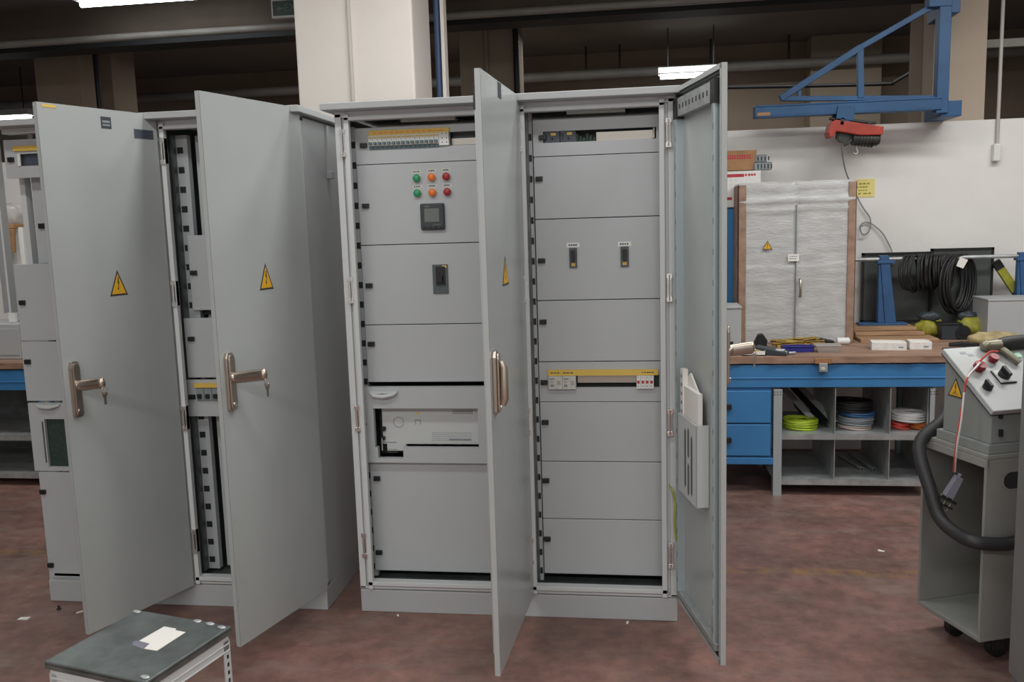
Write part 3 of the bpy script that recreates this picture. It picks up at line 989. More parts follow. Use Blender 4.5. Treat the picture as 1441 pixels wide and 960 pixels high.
# ---------- left cabinet
XL = -.1503
WL2, WL1 = .602, .6984
XM = XL-WL2
X0 = XM-WL1
leftc = thing('switchgear_cabinet', ((X0+XL)/2, DEP/2, 0), 'grey two-bay switchgear cabinet at the left whose doors bear triangular warning signs', 'electrical cabinet', 'open grey switchgear cabinets')
carcass(leftc, X0, XM, XL, left_side=False)
for z_ in (1.958, 1.375, .845, .30):
    hinge_part(leftc, XM+.024, z_)
    hinge_part(leftc, XL-.025, z_)
# lifting bracket on the right side
q = fx(457, 232, XL)
MB().box(XL, XL+.012, .30, .325, 1.84, T-.035).box(XL, XL+.024, .295, .335, 1.84, 1.87).build('side_bracket', 'paint', leftc, .002)
xl = XM+.022
upright(leftc, xl, xl+.05, HP+.03, 2.03, y=.10, sw=.026, slotx=xl+.004)
MB().box(xl+.066, xl+.098, .14, .17, HP+.03, 2.03).build('support_rail', 'plate', leftc)
mb = MB()
z_ = HP+.08
while z_ < 2.0:
    mb.box(xl+.086, xl+.092, .1385, .14, z_, z_+.008); z_ += .05
mb.build('rail_holes', 'slot', leftc)
# plates of bay two
def lz(u, v): return fy(u, v, YP).z
px0, px1 = XM+.075, XL-.055
e1 = fy(265, 331, YP)
p1 = front_plate(leftc, fy(266, 380, YP).x, px1, lz(290, 437), lz(265, 331))
latch(p1, fy(272, 384, YP).x+.004, lz(272, 384), YP)
p2 = front_plate(leftc, fy(260, 480, YP-.02).x, px1, lz(262, 531), lz(256, 447), y=YP-.02)
latch(p2, fy(268, 476, YP-.02).x+.006, lz(268, 476), YP-.02)
xh = fy(277, 560, YP-.02).x
p3 = front_plate(leftc, fy(262, 560, YP-.02).x, px1, lz(265, 585), lz(262, 533), y=YP-.02, hole=(xh, px1-.05, lz(277, 563), lz(277, 542)))
latch(p3, fy(269.5, 557, YP-.02).x+.005, lz(269.5, 557), YP-.02)
a, b = xh, px1-.05
MB().box(a-.004, b, YP-.030, YP-.02, lz(277, 544), lz(277, 538)).build('label_strip', 'yellow', p3)
for k in range(6):
    mb = MB().box(a+.002+k*.036, a+.036+k*.036, YP-.026, YP+.03, lz(277, 562), lz(277, 545))
    mb.box(a+.010+k*.036, a+.026+k*.036, YP-.036, YP-.026, lz(277, 559), lz(277, 553), 1)
    mb.build('circuit_breaker', ['wgrey', 'black'], p3)
MB().box(xl+.14, px1, .40, .45, 1.55, 1.95).box(xl+.16, px1, .36, .40, .3, .75).build('equipment_panel', 'pcb', leftc)
MB().box(fy(281, 440, .12).x, px1, .12, .15, lz(280, 444), lz(280, 439)).build('busbar_support', 'black', leftc)

# plates of bay one (left), seen past the leftmost door
def lx(u, v, y=YP): return fy(u, v, y).x
yq = .04
def L1z(u, v): return fy(u, v, yq).z
rx = XM-.06
def lplate(ul, vt, ub, vb, hole=None, name='front_plate'):
    xa_ = (fy(ul, vt, yq).x+fy(ub, vb, yq).x)/2
    return front_plate(leftc, xa_, rx, L1z(ub, vb), L1z(ul, vt), y=yq, hole=hole, name=name)
h1 = fy(25, 217, yq); h2 = fy(28, 234, yq)
pp1 = lplate(4, 197, 9, 252, hole=(h1.x, rx-.06, h2.z, h1.z))
latch(pp1, fy(15, 225, yq).x+.005, L1z(15, 225), yq, w=.026, h=.020)
MB().box(h1.x-.015, rx-.06, yq-.008, yq, L1z(24, 213), L1z(24, 206)).build('label_strip', 'yellow', pp1)
MB().box(h1.x, h1.x+.012, yq-.006, yq, h2.z, h1.z).build('window_edge', 'white', pp1)
MB().box(h1.x-.012, rx-.05, yq+.018, yq+.023, h2.z-.01, h1.z+.01).build('recess_back', 'bluedark', pp1)
pp2 = lplate(18, 372, 29, 480)
latch(pp2, fy(31, 426, yq).x+.005, L1z(31, 426), yq, w=.026, h=.020)
pp3 = lplate(29, 481, 37, 565)
latch(pp3, fy(38.5, 509, yq).x+.005, L1z(38.5, 509), yq, w=.026, h=.020)
h1 = fy(62, 590, yq); h2 = fy(66, 657, yq)
pp4 = lplate(38, 567, 49, 663, hole=(h1.x, rx-.05, h2.z, h1.z), name='window_door')
A = fy(58, 567, yq)
MB().tube([(A.x-.02, yq-.004, A.z-.008), (A.x, yq-.012, A.z-.016), (A.x+.05, yq-.014, A.z-.018), (A.x+.09, yq-.006, A.z-.01)], [.005, .010, .010, .005], 10).build('pull_handle', 'ltgrey', pp4)
MB().box(h1.x-.012, h1.x-.006, yq-.003, yq, h2.z+.02, h1.z-.01).build('window_edge', 'inner', pp4)
MB().box(h1.x-.012, rx-.04, yq+.018, yq+.023, h2.z-.01, h1.z+.01).build('recess_back', 'pcb', pp4)
pp5 = lplate(51, 664, 72, 817)
latch(pp5, fy(60, 692, yq).x+.005, L1z(60, 692), yq, w=.026, h=.020)
latch(pp5, fy(71, 795, yq).x+.005, L1z(71, 795), yq, w=.026, h=.020)
# inner swing plate in the opening
xi = fy(48, 300, .10).x
MB().box(xi, xi+.30, .10, .115, L1z(50, 372), L1z(46, 246)).build('inner_plate', 'plate', leftc, .002)
latch(leftc, xi+.035, L1z(55, 318), .10, w=.03, h=.022)
MB().box(xi-.07, xi-.045, .12, .16, 1.30, 2.03).box(xi-.13, xi-.12, .05, .09, 1.30, 2.03).box(xi-.16, xi-.155, .05, .09, 1.30, 2.03).build('frame_rail', 'post', leftc)
MB().box(xi-.04, xi+.34, .30, .32, 1.2, 2.03).build('mounting_plate', 'bluedark', leftc)

# doors of the left cabinet
AA, LA = 1.2116, .512
AB, LB = 1.3001, .5494
dA, MA = make_door(leftc, XM-.010, -.012, AA, LA)
dB, MBt = make_door(leftc, XL-.006, -.012, AB, LB)
for d_, Mx, sg, hd in ((dA, MA, (166, 398), (98, 549)), (dB, MBt, (374, 389), (311, 540))):
    q = dloc(*sg, Mx)
    warning_sign(d_, Mx @ Matrix.Translation((q.x, -.0205, q.z)) @ Matrix.Scale(.74, 4, (1, 0, 0)), .108)
    q = dloc(*hd, Mx)
    handle_parts(d_, Mx, -(LA if d_ is dA else LB)+.042, q.z, True)
# small stickers on the leftmost door
q = dloc(149, 172, MA)
mb = MB(MA).box(q.x-.022, q.x+.022, -.0212, -.0202, q.z-.024, q.z+.020)
mb.box(q.x-.016, q.x+.016, -.0216, -.0212, q.z-.002, q.z+.006, 1).box(q.x-.016, q.x+.016, -.0216, -.0212, q.z-.014, q.z-.008, 1)
mb.build('sticker', ['meter', 'wgrey'], dA)
q = dloc(60, 150, MA)
MB(MA).box(-LA+.02, -LA+.075, -.0212, -.0202, H-.016, H-.006).build('sticker', 'yellow', dA)
q = dloc(210, 187, MA)
MB(MA).box(-.11, -.02, -.0212, -.0202, q.z-.026, q.z+.010).build('sticker', 'bluedark', dA)

# key rings hanging from the three swung-out levers
def key_bunch(Mx, x, z, label, ln=.185):
    mb = MB(Mx)
    c = Vector((x, -ln, z+.012))
    ring = [(c.x+.011*math.cos(t*PI/10), c.y-.004, c.z-.004+.011*math.sin(t*PI/10)) for t in range(20)]
    mb.tube(ring, .0012, 6, closed=True)
    mb.cyl((c.x, c.y-.004, c.z-.014), (c.x, c.y-.004, c.z-.018), .010, 12)
    mb.box(c.x-.009, c.x+.009, c.y-.006, c.y-.003, c.z-.030, c.z-.012)
    mb.box(c.x-.004, c.x+.004, c.y-.006, c.y-.003, c.z-.058, c.z-.030)
    o = mb.build('key', 'nickel')
    tag(o, label, 'key', 'keys hanging from door handles')
    return o
for Mx, L_, hd, lb in ((MA, LA, dloc(98, 549, MA).z, 'key hanging from the lever of the leftmost cabinet door'), (MBt, LB, dloc(311, 540, MBt).z, 'key hanging from the lever of the second cabinet door from the left'), (MD, LD, hz, 'key hanging from the lever outside the right cabinet door, before the blue bench')):
    o = key_bunch(Mx, -L_+.042 if Mx is not MD else -L_+.045, hd, lb, .185 if Mx is not MD else .125)
# ------------------------------------------------------------------ right work bench
BY0, BY1 = 1.69, 2.70
BX0, BX1 = 1.35, 3.55
BZ = .82


def make_bench(x0, x1, label, drawers=None, clip=None):
    t = thing('workbench', ((x0+x1)/2, (BY0+BY1)/2, 0), label, 'workbench')
    mb = MB()
    # worktop with a slightly ragged front edge
    n = 44
    vs_top, vs_bot = [], []
    rr = random.Random(5)
    poly = [(x0, BY1), (x0, BY0-.01)]
    for i in range(1, n):
        poly.append((x0+(x1-x0)*i/n, BY0-.012+rr.uniform(-.006, .006)))
    poly += [(x1, BY0-.01), (x1, BY1)]
    mb.prism(poly, BZ-.038, BZ, 'z', 0)
    mb.build('worktop', 'wood', t)
    f = MB()
    f.box(x0, x1, BY0, BY0+.04, .640, .772).box(x0, x1, BY0-.004, BY0+.003, .690, .700)
    f.box(x0, x1, BY1-.06, BY1-.02, .640, .775)
    f.box(x0, x0+.04, BY0+.04, BY1-.06, .640, .772).box(x1-.04, x1, BY0+.04, BY1-.06, .640, .772)
    f.build('apron', 'blue', t, .003)
    for lx_, ly_ in ((x0+.01, BY1-.10), (x1-.07, BY1-.10), (x0+.01, BY0+.01), (x1-.07, BY0+.01)):
        MB().box(lx_, lx_+.055, ly_, ly_+.05, 0, .642).build('leg', 'blue', t, .004)
    return t


rb = make_bench(BX0, BX1, 'long blue workbench with wooden top along the right white wall')
# hanging drawer unit
dx1 = fy(1086, 600, BY0).x; dx0 = dx1-.46
MB().box(dx0, dx1, BY0+.015, BY0+.60, .185, .640).build('drawer_cabinet', 'blue', rb, .003)
for (za, zb) in ((.432, .622), (.236, .424)):
    dr = MB().box(dx0+.004, dx1-.006, BY0-.006, BY0+.02, za, zb).build('drawer', 'blue', rb, .004)
    WM[dr] = WM[rb]
    zc = (za+zb)/2
    xk = fy(1026, 622, BY0).x
    MB().box(xk-.05, xk+.012, BY0-.026, BY0-.006, zc-.012, zc+.018).build('drawer_handle', 'black', dr, .003)
MB().box(dx0, dx1+.01, BY0-.008, BY0+.01, .185, .225).build('drawer_base_lip', 'blue', rb, .003)
# bracket clamp on the front edge
q = fy(1158, 508, BY0-.02)
cl = MB().box(q.x-.045, q.x+.045, BY0-.030, BY0-.013, q.z-.016, q.z+.014, 1).box(q.x-.022, q.x+.024, BY0-.034, BY0-.0045, q.z-.062, q.z-.012, 0).box(q.x-.012, q.x+.010, BY0-.038, BY0-.033, q.z-.052, q.z-.036, 2)
cl.build('edge_bracket', ['galv', 'woodedge', 'offwhite'], rb, .002)

# galvanised shelf unit under the bench
SX0, SX1, SY0, SY1 = 1.952, 2.835, BY0-.006, 2.32
sh = thing('shelf_unit', ((SX0+SX1)/2, (SY0+SY1)/2, 0), 'galvanised shelf unit with six compartments under the right bench', 'shelf unit')
for (xa, ya) in ((SX0, SY0), (SX1-.03, SY0), (SX0, SY1-.03), (SX1-.03, SY1-.03)):
    mb = MB()
    w = .052 if (xa, ya) == (SX0, SY0) else .03
    mb.box(xa, xa+w, ya, ya+.004, 0, .632).box(xa, xa+.004, ya, ya+.03, 0, .632)
    for zb in (.60, .615):
        for k in range(3): mb.box(xa+.006+k*.016, xa+.012+k*.016, ya-.0008, ya, zb-.003, zb+.003, 1)
    mb.build('post', ['strip', 'slot'], sh)
for zs in (.362, .092):
    mb = MB().box(SX0+.005, SX1-.001, SY0+.006, SY1-.004, zs, zs+.003)
    mb.box(SX0+.05, SX1-.001, SY0+.004, SY0+.007, zs-.028, zs+.003)
    mb.build('shelf', 'galv', sh)
for u_ in (1175.5, 1253):
    xd = fy(u_, 612, SY0).x
    MB().box(xd-.002, xd+.002, SY0+.012, SY1-.006, .095, .362).box(xd-.002, xd+.002, SY0+.012, SY1-.006, .365, .632).build('divider', 'galv', sh)
MB().box(SX1-.004, SX1-.002, SY0+.03, SY1-.03, .095, .632).build('end_panel', 'galv', sh)


def wire_coil(name, c, R, r, layers, m, label, group=None, rows=4, seed=1, tilt=0.):
    rr = random.Random(seed)
    pts = []
    N = 26
    turns = layers*rows
    for k in range(turns):
        lay, row = k//rows, k % rows
        rad = R-row*r*1.7+rr.uniform(-.3, .3)*r
        zc = c[2]+r+lay*r*1.85
        for j in range(N):
            t = 2*PI*j/N
            pts.append((c[0]+rad*math.cos(t)*(1+.02*math.sin(3*t+k)), c[1]+rad*math.sin(t), zc+tilt*rad*math.cos(t)+r*.4*math.sin(2*t+k)))
    o = MB().tube(pts, r, 6).build(name, m)
    tag(o, label, 'wire coil', group)
    return o


G = 'wire coils on the shelf under the bench'
ZS = .3655
def sx(u, y=1.86): return fy(u, 595, y).x
wire_coil('wire_coil', (sx(1126), 1.86, ZS), .095, .0075, 4, 'yg', 'yellow-green wire coil in the left compartment', G, 5, 1)
wire_coil('wire_coil', (sx(1203), 1.87, ZS), .088, .0065, 2, 'wpink', 'pale wire coil lowest in the middle compartment', G, 5, 2)
wire_coil('wire_coil', (sx(1204), 1.87, ZS+.026), .097, .0065, 4, 'wgrey', 'grey wire coil between the pale and the blue coil', G, 5, 3)
wire_coil('wire_coil', (sx(1206), 1.87, ZS+.076), .095, .0065, 2, 'wblue', 'blue wire coil lying on the grey coil', G, 5, 4)
wire_coil('wire_coil', (sx(1200), 1.89, ZS+.102), .108, .008, 4, 'cable', 'large black wire coil topmost of the middle compartment', G, 5, 5)
wire_coil('wire_coil', (sx(1267, 1.86), 1.86, ZS), .050, .007, 3, 'wred', 'red wire coil lying under the white coil at its left', G, 4, 6)
wire_coil('wire_coil', (sx(1292, 1.86), 1.86, ZS), .050, .007, 3, 'worange', 'orange wire coil lying under the white coil at its right', G, 4, 7)
wire_coil('wire_coil', (sx(1278), 1.87, ZS+.046), .094, .007, 4, 'wwhite', 'white wire coil on top of the red and orange coils', G, 5, 8)
# flat bars and black hose in the left compartment
rr = random.Random(4)
xs_ = fy(1112, 570, 2.05).x
for i, (dx, m_, lb) in enumerate([(0, 'ltgrey', 'pale flat bar leaning in the left compartment, farthest left'), (.06, 'black', 'black flat strip leaning between two pale bars in the left compartment'), (.11, 'ltgrey', 'pale flat bar leaning in the left compartment, right of the black strip')]):
    W_ = Matrix.Translation((xs_-.03+dx, 2.25, ZS+.19)) @ Matrix.Rotation(.35, 4, 'Z') @ Matrix.Rotation(.36, 4, 'X')
    o = MB(W_).box(-.022, .022, -.44, -.005, -.004, .004).build('flat_bar', m_)
    tag(o, lb, 'bar', 'flat bars in the shelf compartment')
q = fy(1117, 562, 2.1)
pts = smooth_path([(q.x, 2.1, q.z), (q.x+.012, 2.08, q.z-.035), (q.x+.05, 2.03, q.z-.07), (q.x+.10, 1.98, ZS+.06), (q.x+.16, 1.97, ZS+.02)], 6)
tag(MB().tube(pts, .012, 8).build('short_hose', 'hose'), 'short black hose end sticking up behind the yellow-green coil', 'hose')
# two tubes on the lower shelf
for i, (ua, va, ub, vb, lb) in enumerate([(1180, 640, 1213, 660, 'steel tube on the lower shelf, the left of two'), (1195, 637, 1230, 661, 'steel tube on the lower shelf, the right of two')]):
    A = fz(ua, va, .107); B = fz(ub, vb, .107)
    A.y = min(A.y, 2.28)
    mb = MB().tube([A, B], .011, 10)
    d_ = (B-A).normalized()
    mb.cyl(B-d_*.002, B+d_*.0008, .008, 10, 1)
    tag(mb.build('steel_tube', ['galv', 'slot']), lb, 'tube', 'steel tubes on the lower shelf')

# ---------- things on the bench
# wrapped cabinet
wy0 = 2.24
qa = fy(1041, 484, wy0); qb = fy(1199, 480, wy0); zt = fy(1115, 256, wy0).z
wx0, wx1 = qa.x-.008, qb.x
wc = thing('wrapped_cabinet', ((wx0+wx1)/2, wy0+.12, BZ), 'two-door cabinet wrapped in translucent foam sheet standing on the bench', 'wrapped cabinet')
nx, nz = 40, 60
mb = MB()
rr = random.Random(2)
creases = [(rr.uniform(.03, .97), rr.uniform(.001, .0045), rr.uniform(-.05, .05)) for _ in range(14)]
creases += [(.885, .014, .0), (.83, .012, .01), (.47, .006, .02)]
vs, fs = [], []
for i in range(nz+1):
    for j in range(nx+1):
        tx, tz = j/nx, i/nz
        d = 0
        for (cz, am, sl) in creases:
            d += am*math.exp(-((tz-cz-sl*(tx-.5)-.006*math.sin(9*tx+40*cz))/.012)**2)
        d += .0015*math.sin(23*tx+7*tz)+.0008*math.sin(41*tz+5*math.sin(6*tx))
        if abs(tx-.5) < .012: d -= .008
        vs.append((wx0+(wx1-wx0)*tx, wy0-d, BZ+.004+(zt-BZ)*tz))
for i in range(nz):
    for j in range(nx):
        a = i*(nx+1)+j
        fs.append((a, a+1, a+nx+2, a+nx+1))
mb.add(vs, fs, 0, True)
mb.box(wx0, wx1, wy0+.004, wy0+.24, BZ+.001, zt)
mb.build('foam_wrap', 'foam', wc)
for xa in (wx0-.006, wx1-.040):
    mb = MB().box(xa, xa+.048, wy0-.012, wy0+.02, BZ+.001, zt-.01).box(xa if xa < 2 else xa+.04, xa+.008 if xa < 2 else xa+.048, wy0-.012, wy0+.246, BZ+.001, zt-.01)
    mb.build('edge_guard', 'cardstrip', wc, .003)
MB().box((wx0+wx1)/2-.0025, (wx0+wx1)/2+.0025, wy0-.012, wy0+.004, BZ+.004, zt-.14).build('door_seam', 'wgrey', wc)
q = fy(1080, 345, wy0-.02)
warning_sign(wc, Matrix.Translation((q.x, wy0-.018, q.z)), .06)
q = fy(1116, 362.5, wy0)
mb = MB().box(q.x-.033, q.x+.033, wy0-.019, wy0-.016, q.z-.022, q.z+.022)
dashes(mb, q.x-.024, q.x+.024, q.z+.008, wy0-.019, .006, 4, 1); dashes(mb, q.x-.024, q.x+.02, q.z-.006, wy0-.019, .006, 3, 1)
mb.build('label', ['paper', 'wgrey'], wc)
q = fy(1125, 405, wy0)
MB().tube([(q.x, wy0-.018, q.z+.055), (q.x, wy0-.035, q.z+.05), (q.x, wy0-.035, q.z-.05), (q.x, wy0-.018, q.z-.055)], .008, 8).build('handle', 'nickel', wc)

# boxes behind the wrapped cabinet
yb = 2.52
q1 = fy(1005, 290, yb); q2 = fy(1036, 292, yb)
mb = MB().box(q1.x-.06, q2.x, yb, yb+.16, BZ, q2.z)
mb.box(q1.x-.06, q1.x-.05, yb-.004, yb, BZ, q2.z)
o = mb.build('blue_case', 'blue', None, .004); tag(o, 'tall blue metal case standing on the bench behind the right open door', 'case')
ztop = fy(1040, 241, yb).z
q3 = fy(1070, 250, yb)
wb = thing('carton', ((q1.x+q3.x)/2-.05, yb+.08, q2.z), 'white carton with dark red stripe lying on the blue case', 'box')
MB().box(q1.x-.06, q3.x, yb-.02, yb+.18, q2.z+.001, ztop).build('carton_body', 'papertext', wb, .003)
zz1 = fy(1040, 247, yb-.02).z
xr = fy(1065, 247, yb-.02).x; xm_ = fy(1047, 247, yb-.02).x
mb = MB().box(q1.x-.05, xm_, yb-.0212, yb-.02, zz1-.010, zz1+.010)
dashes(mb, xm_+.006, xr, zz1+.002, yb-.02, .014, 4, 0)
z7 = fy(1026, 275, yb-.02).z
mb.box(q1.x-.05, fy(1030, 275, yb-.02).x, yb-.0212, yb-.02, z7-.03, z7-.012)
mb.build('carton_print', 'inkred', wb)
q4 = fy(1065, 238, yb); zc0 = ztop; zc1 = fy(1040, 212, yb).z
cb = thing('carton', ((q1.x+q4.x)/2-.05, yb+.08, zc0), 'open brown cardboard box with faded red lettering on the white carton', 'box')
xa, xb, xt = q1.x-.05, fy(1060, 237, yb).x, fy(1065, 212, yb).x
mb = MB()
mb.prism([(xa, zc0+.001), (xb, zc0+.001), (xt, zc1), (xa, zc1)], yb-.01, yb-.005, 'y')
mb.prism([(xa, zc0+.001), (xb, zc0+.001), (xt, zc1), (xa, zc1)], yb+.165, yb+.17, 'y')
mb.box(xa, xb, yb-.01, yb+.17, zc0+.001, zc0+.005).box(xa, xa+.005, yb-.01, yb+.17, zc0+.001, zc1)
mb.build('carton_body', 'card', cb)
mb = MB()
zl = fy(1040, 221, yb-.01).z
x_ = fy(1023, 221, yb-.01).x; xe_ = fy(1059, 221, yb-.01).x
# faded illegible lettering: a band of strokes
rr = random.Random(9)
mb.box(x_, xe_, yb-.0106, yb-.01, zl-.013, zl-.009).box(x_, xe_, yb-.0106, yb-.01, zl+.009, zl+.013)
k = x_
while k < xe_-.012:
    mb.box(k, k+.009, yb-.0106, yb-.01, zl-.009, zl+.009); k += .0155
mb.build('carton_print', 'inkred', cb)
for i, (ua, ub, v_, dz_, lb) in enumerate([(1056, 1080, 223, .026, 'upper grey duct offcut poking out right of the cardboard box'), (1058, 1085, 232, .022, 'lower grey duct offcut poking out right of the cardboard box')]):
    A = fy(ua, v_, yb+.05); B = fy(ub, v_, yb+.0)
    zb_ = ztop+.002+(0 if i else .052)
    Wm = Matrix.Translation(((B.x), yb+.03, zb_)) @ Matrix.Rotation(.18 if i else -.12, 4, 'Z')
    L_ = B.x-A.x
    mb = MB(Wm)
    h_ = .050 if i else .046
    mb.box(-L_, 0, -.03, -.026, 0, h_).box(-L_, 0, .026, .03, 0, h_).box(-L_, 0, -.03, .03, 0, .004)
    mb.box(-L_, 0, -.03, .03, h_-.004, h_)
    for k in range(5): mb.box(-L_+.02+k*.022, -L_+.028+k*.022, -.0305, -.03, .008, h_-.012, 1)
    tag(mb.build('duct_offcut', ['wgrey', 'slot']), lb, 'duct offcut', 'grey duct offcuts')

# grey machine box behind the right door
q1 = fy(1020, 432, 1.80); q2 = fy(1043, 503, 1.80)
gm = thing('equipment_box', (q1.x-.05, 1.9, BZ), 'light grey equipment box on the bench right behind the open door', 'box')
MB().box(q1.x-.16, q2.x, 1.80, 2.02, BZ+.001, q1.z-.012).build('housing', 'greymetal', gm, .004)
MB().box(q1.x-.165, q2.x+.003, 1.795, 2.025, q1.z-.012, q1.z+.002).build('lid', 'greymetal', gm, .003)
q = fy(1027, 487, 1.78)
MB().prism([(q.x-.04, q.z-.035), (q.x+.012, q.z-.02), (q.x+.022, q.z+.025), (q.x-.04, q.z+.025)], 1.782, 1.80, 'y').build('handle', 'black', gm, .003)

# small things at the left end of the bench
def onb(u, v): return fz(u, v, BZ)
q = onb(1058, 500)
t = thing('box_lid', (q.x, q.y, BZ), 'small white tray holding yellow pieces, nearest the right open door', 'tray')
W_ = WM[t]
MB(W_).box(-.055, .075, -.03, .06, 0, .006).box(-.055, .075, -.03, -.026, 0, .028).box(-.055, .075, .056, .06, 0, .028).box(-.055, -.051, -.03, .06, 0, .028).box(.071, .075, -.03, .06, 0, .028).build('tray_body', 'paper', t)
MB(W_).ball((.0, .015, .022), .03, 0, 1.3, 1, .5, 8).ball((.03, .01, .02), .022, 0, 1.3, 1, .6, 8).build('yellow_pieces', 'ochre', t)
q = onb(1085, 500)
mb = MB(Matrix.Translation((q.x, q.y+.03, BZ)) @ Matrix.Rotation(-.35, 4, 'Z'))
mb.hexa([(-.085, -.045, 0), (.10, -.045, 0), (.10, .045, 0), (-.085, .045, 0)], [(-.08, -.04, .05), (.095, -.045, .022), (.095, .045, .022), (-.08, .04, .05)])
mb.box(-.07, .08, -.03, .03, .024, .032, 1)
tag(mb.build('dark_tool_case', ['meter', 'ltgrey'], None, .004), 'dark wedge-shaped tool case beside the white tray', 'tool case')
q = onb(1071, 490)
mb = MB(Matrix.Translation((q.x, q.y+.06, BZ)))
mb.prism([(-.04, 0), (.04, 0), (.045, .04), (.015, .085), (-.012, .078), (-.035, .03)], -.02, .02, 'y')
tag(mb.build('cable_clip', 'black', None, .006), 'black pointed plastic piece standing behind the dark tool case', 'plastic piece')
q = onb(1122, 495)
t = thing('tool_tray', (q.x, q.y, BZ), 'deep blue plastic tray lying at the bench edge', 'tray')
W_ = WM[t] @ Matrix.Rotation(.06, 4, 'Z')
mb = MB(W_)
mb.box(-.09, .09, -.03, .03, 0, .004).box(-.09, .09, -.03, -.026, 0, .038).box(-.09, .09, .026, .03, 0, .038).box(-.09, -.086, -.03, .03, 0, .038).box(.086, .09, -.03, .03, 0, .038)
mb.box(-.095, .095, -.034, -.03, .030, .038)
mb.build('tray_body', 'purple', t, .002)
q = onb(1122, 489)
mb = MB(Matrix.Translation((q.x, q.y+.02, BZ)))
rr = random.Random(8)
for k in range(46):
    a = rr.uniform(-.12, .12); b_ = rr.uniform(-.025, .035); an = rr.uniform(-.5, .5); L_ = rr.uniform(.03, .06)
    zt_ = .008+rr.uniform(0, .04)
    mb.tube([(a-L_*math.cos(an), b_-L_*math.sin(an)*.4, zt_), (a+L_*math.cos(an), b_+L_*math.sin(an)*.4, max(.005, zt_+rr.uniform(-.015, .015)))], .0045, 5)
mb.box(-.12, .12, -.03, .035, 0, .01)
tag(mb.build('cable_tie_bundle', 'straw'), 'heap of straw yellow cable ties behind the deep blue tray', 'cable ties')
q = onb(1165, 496)
t = thing('clear_container', (q.x, q.y+.02, BZ), 'low clear plastic container right of the deep blue tray', 'container')
W_ = WM[t]
MB(W_).hexa([(-.055, -.035, 0), (.055, -.035, 0), (.055, .035, 0), (-.055, .035, 0)], [(-.07, -.045, .04), (.07, -.045, .04), (.07, .045, .04), (-.07, .045, .04)]).build('container_body', 'plastic', t)
MB(W_).box(-.073, .073, -.048, .048, .04, .045).build('container_lid', 'plastic', t, .002)
q = onb(1150, 483)
mb = MB(Matrix.Translation((q.x, q.y, BZ)) @ Matrix.Rotation(-.12, 4, 'Z'))
mb.prism([(-.09, 0), (.10, 0), (.10, .016), (.02, .034), (-.05, .038), (-.09, .02)], -.02, .02, 'y')
tag(mb.build('hand_plane', 'black', None, .004), 'flat black tool lying before the wrapped cabinet', 'tool')
q = onb(1097, 484)
mb = MB(Matrix.Translation((q.x, q.y, BZ))).box(-.045, .05, -.015, .015, 0, .03).box(-.055, -.045, -.01, .01, .004, .026, 1)
tag(mb.build('marker_box', ['meter', 'knobred'], None, .003), 'small slate block with reddish end before the wrapped cabinet', 'block')
q = onb(1186, 485)
tag(MB(Matrix.Translation((q.x, q.y, BZ))).cyl((-.035, 0, .022), (.035, 0, .022), .022, 14).cyl((.03, 0, .022), (.04, 0, .022), .014, 10).build('tape_roll', 'white'), 'white roll lying at the right foot of the wrapped cabinet', 'roll')
q = onb(1102, 500)
tag(MB(Matrix.Translation((q.x, q.y, BZ))).box(-.022, .022, -.015, .015, 0, .024).cyl((.03, 0, .012), (.07, .015, .012), .008, 8).build('metal_connector', 'galv', None, .003), 'small metal connector at the bench edge left of the blue tray', 'connector')

# two white boxes on the bench
for (u0, v0, L_, rz_, lb) in [(1253, 493, .19, -.16, 'longer white cardboard carton lying on the wooden worktop'), (1297, 492, .12, -.12, 'shorter white cardboard carton beside the longer one on the worktop')]:
    q = onb(u0, v0)
    t = thing('small_carton', (q.x, q.y+.05, BZ), lb, 'box', 'white cartons on the worktop', rz=rz_)
    W_ = WM[t]
    MB(W_).box(-L_/2, L_/2, -.055, .055, 0, .045).build('carton_body', 'papertext', t, .002)
    MB(W_).box(-L_/2, L_/2-.02, -.052, .05, .045, .047).build('carton_flap', 'paper', t)
    mb = MB(W_)
    random.seed(int(u0))
    mb.box(L_/2-.045, L_/2-.018, -.0558, -.055, .014, .022)
    mb.build('carton_print', 'wgrey', t)

# planks at the back
for i, (x0_, x1_, y0_, y1_, z0_, lb) in enumerate([(2.50, 3.02, 2.22, 2.66, 0, 'lower pale plank lying on the back of the bench'), (2.50, 2.98, 2.36, 2.66, .024, 'middle pale plank of the stack at the back of the bench'), (2.48, 2.95, 2.42, 2.66, .048, 'top pale plank of the stack at the back of the bench')]):
    mb = MB().box(x0_+.06, x1_, y0_, y1_, BZ+z0_, BZ+z0_+.022)
    tag(mb.build('wood_plank', 'plank', None, .003), lb, 'plank', 'planks at the back of the bench')

# smoked panels leaning on the wall
for i, (u0, u1, vt, vb, y_, lb) in enumerate([(1211, 1312, 354, 462, 2.69, 'left dark smoked panel leaning on the white wall behind the cables'), (1307, 1399, 348, 462, 2.655, 'right taller dark smoked panel leaning on the white wall behind the cables')]):
    a = fy(u0, vb, y_); b_ = fy(u1, vt, y_)
    zb_ = BZ+(.071 if i == 0 else 0.0)
    t = thing('smoked_panel', ((a.x+b_.x)/2, y_, zb_), lb, 'panel', 'dark panels leaning on the wall')
    MB().box(a.x+.008, b_.x-.008, y_, y_+.012, zb_+.008, b_.z-.008).build('panel_sheet', 'glass', t)
    f = MB()
    w_ = .014
    f.box(a.x, a.x+w_, y_-.006, y_+.02, zb_, b_.z).box(b_.x-w_, b_.x, y_-.006, y_+.02, zb_, b_.z).box(a.x, b_.x, y_-.006, y_+.02, zb_, zb_+w_).box(a.x, b_.x, y_-.006, y_+.02, b_.z-w_, b_.z)
    f.build('panel_frame', 'black', t)

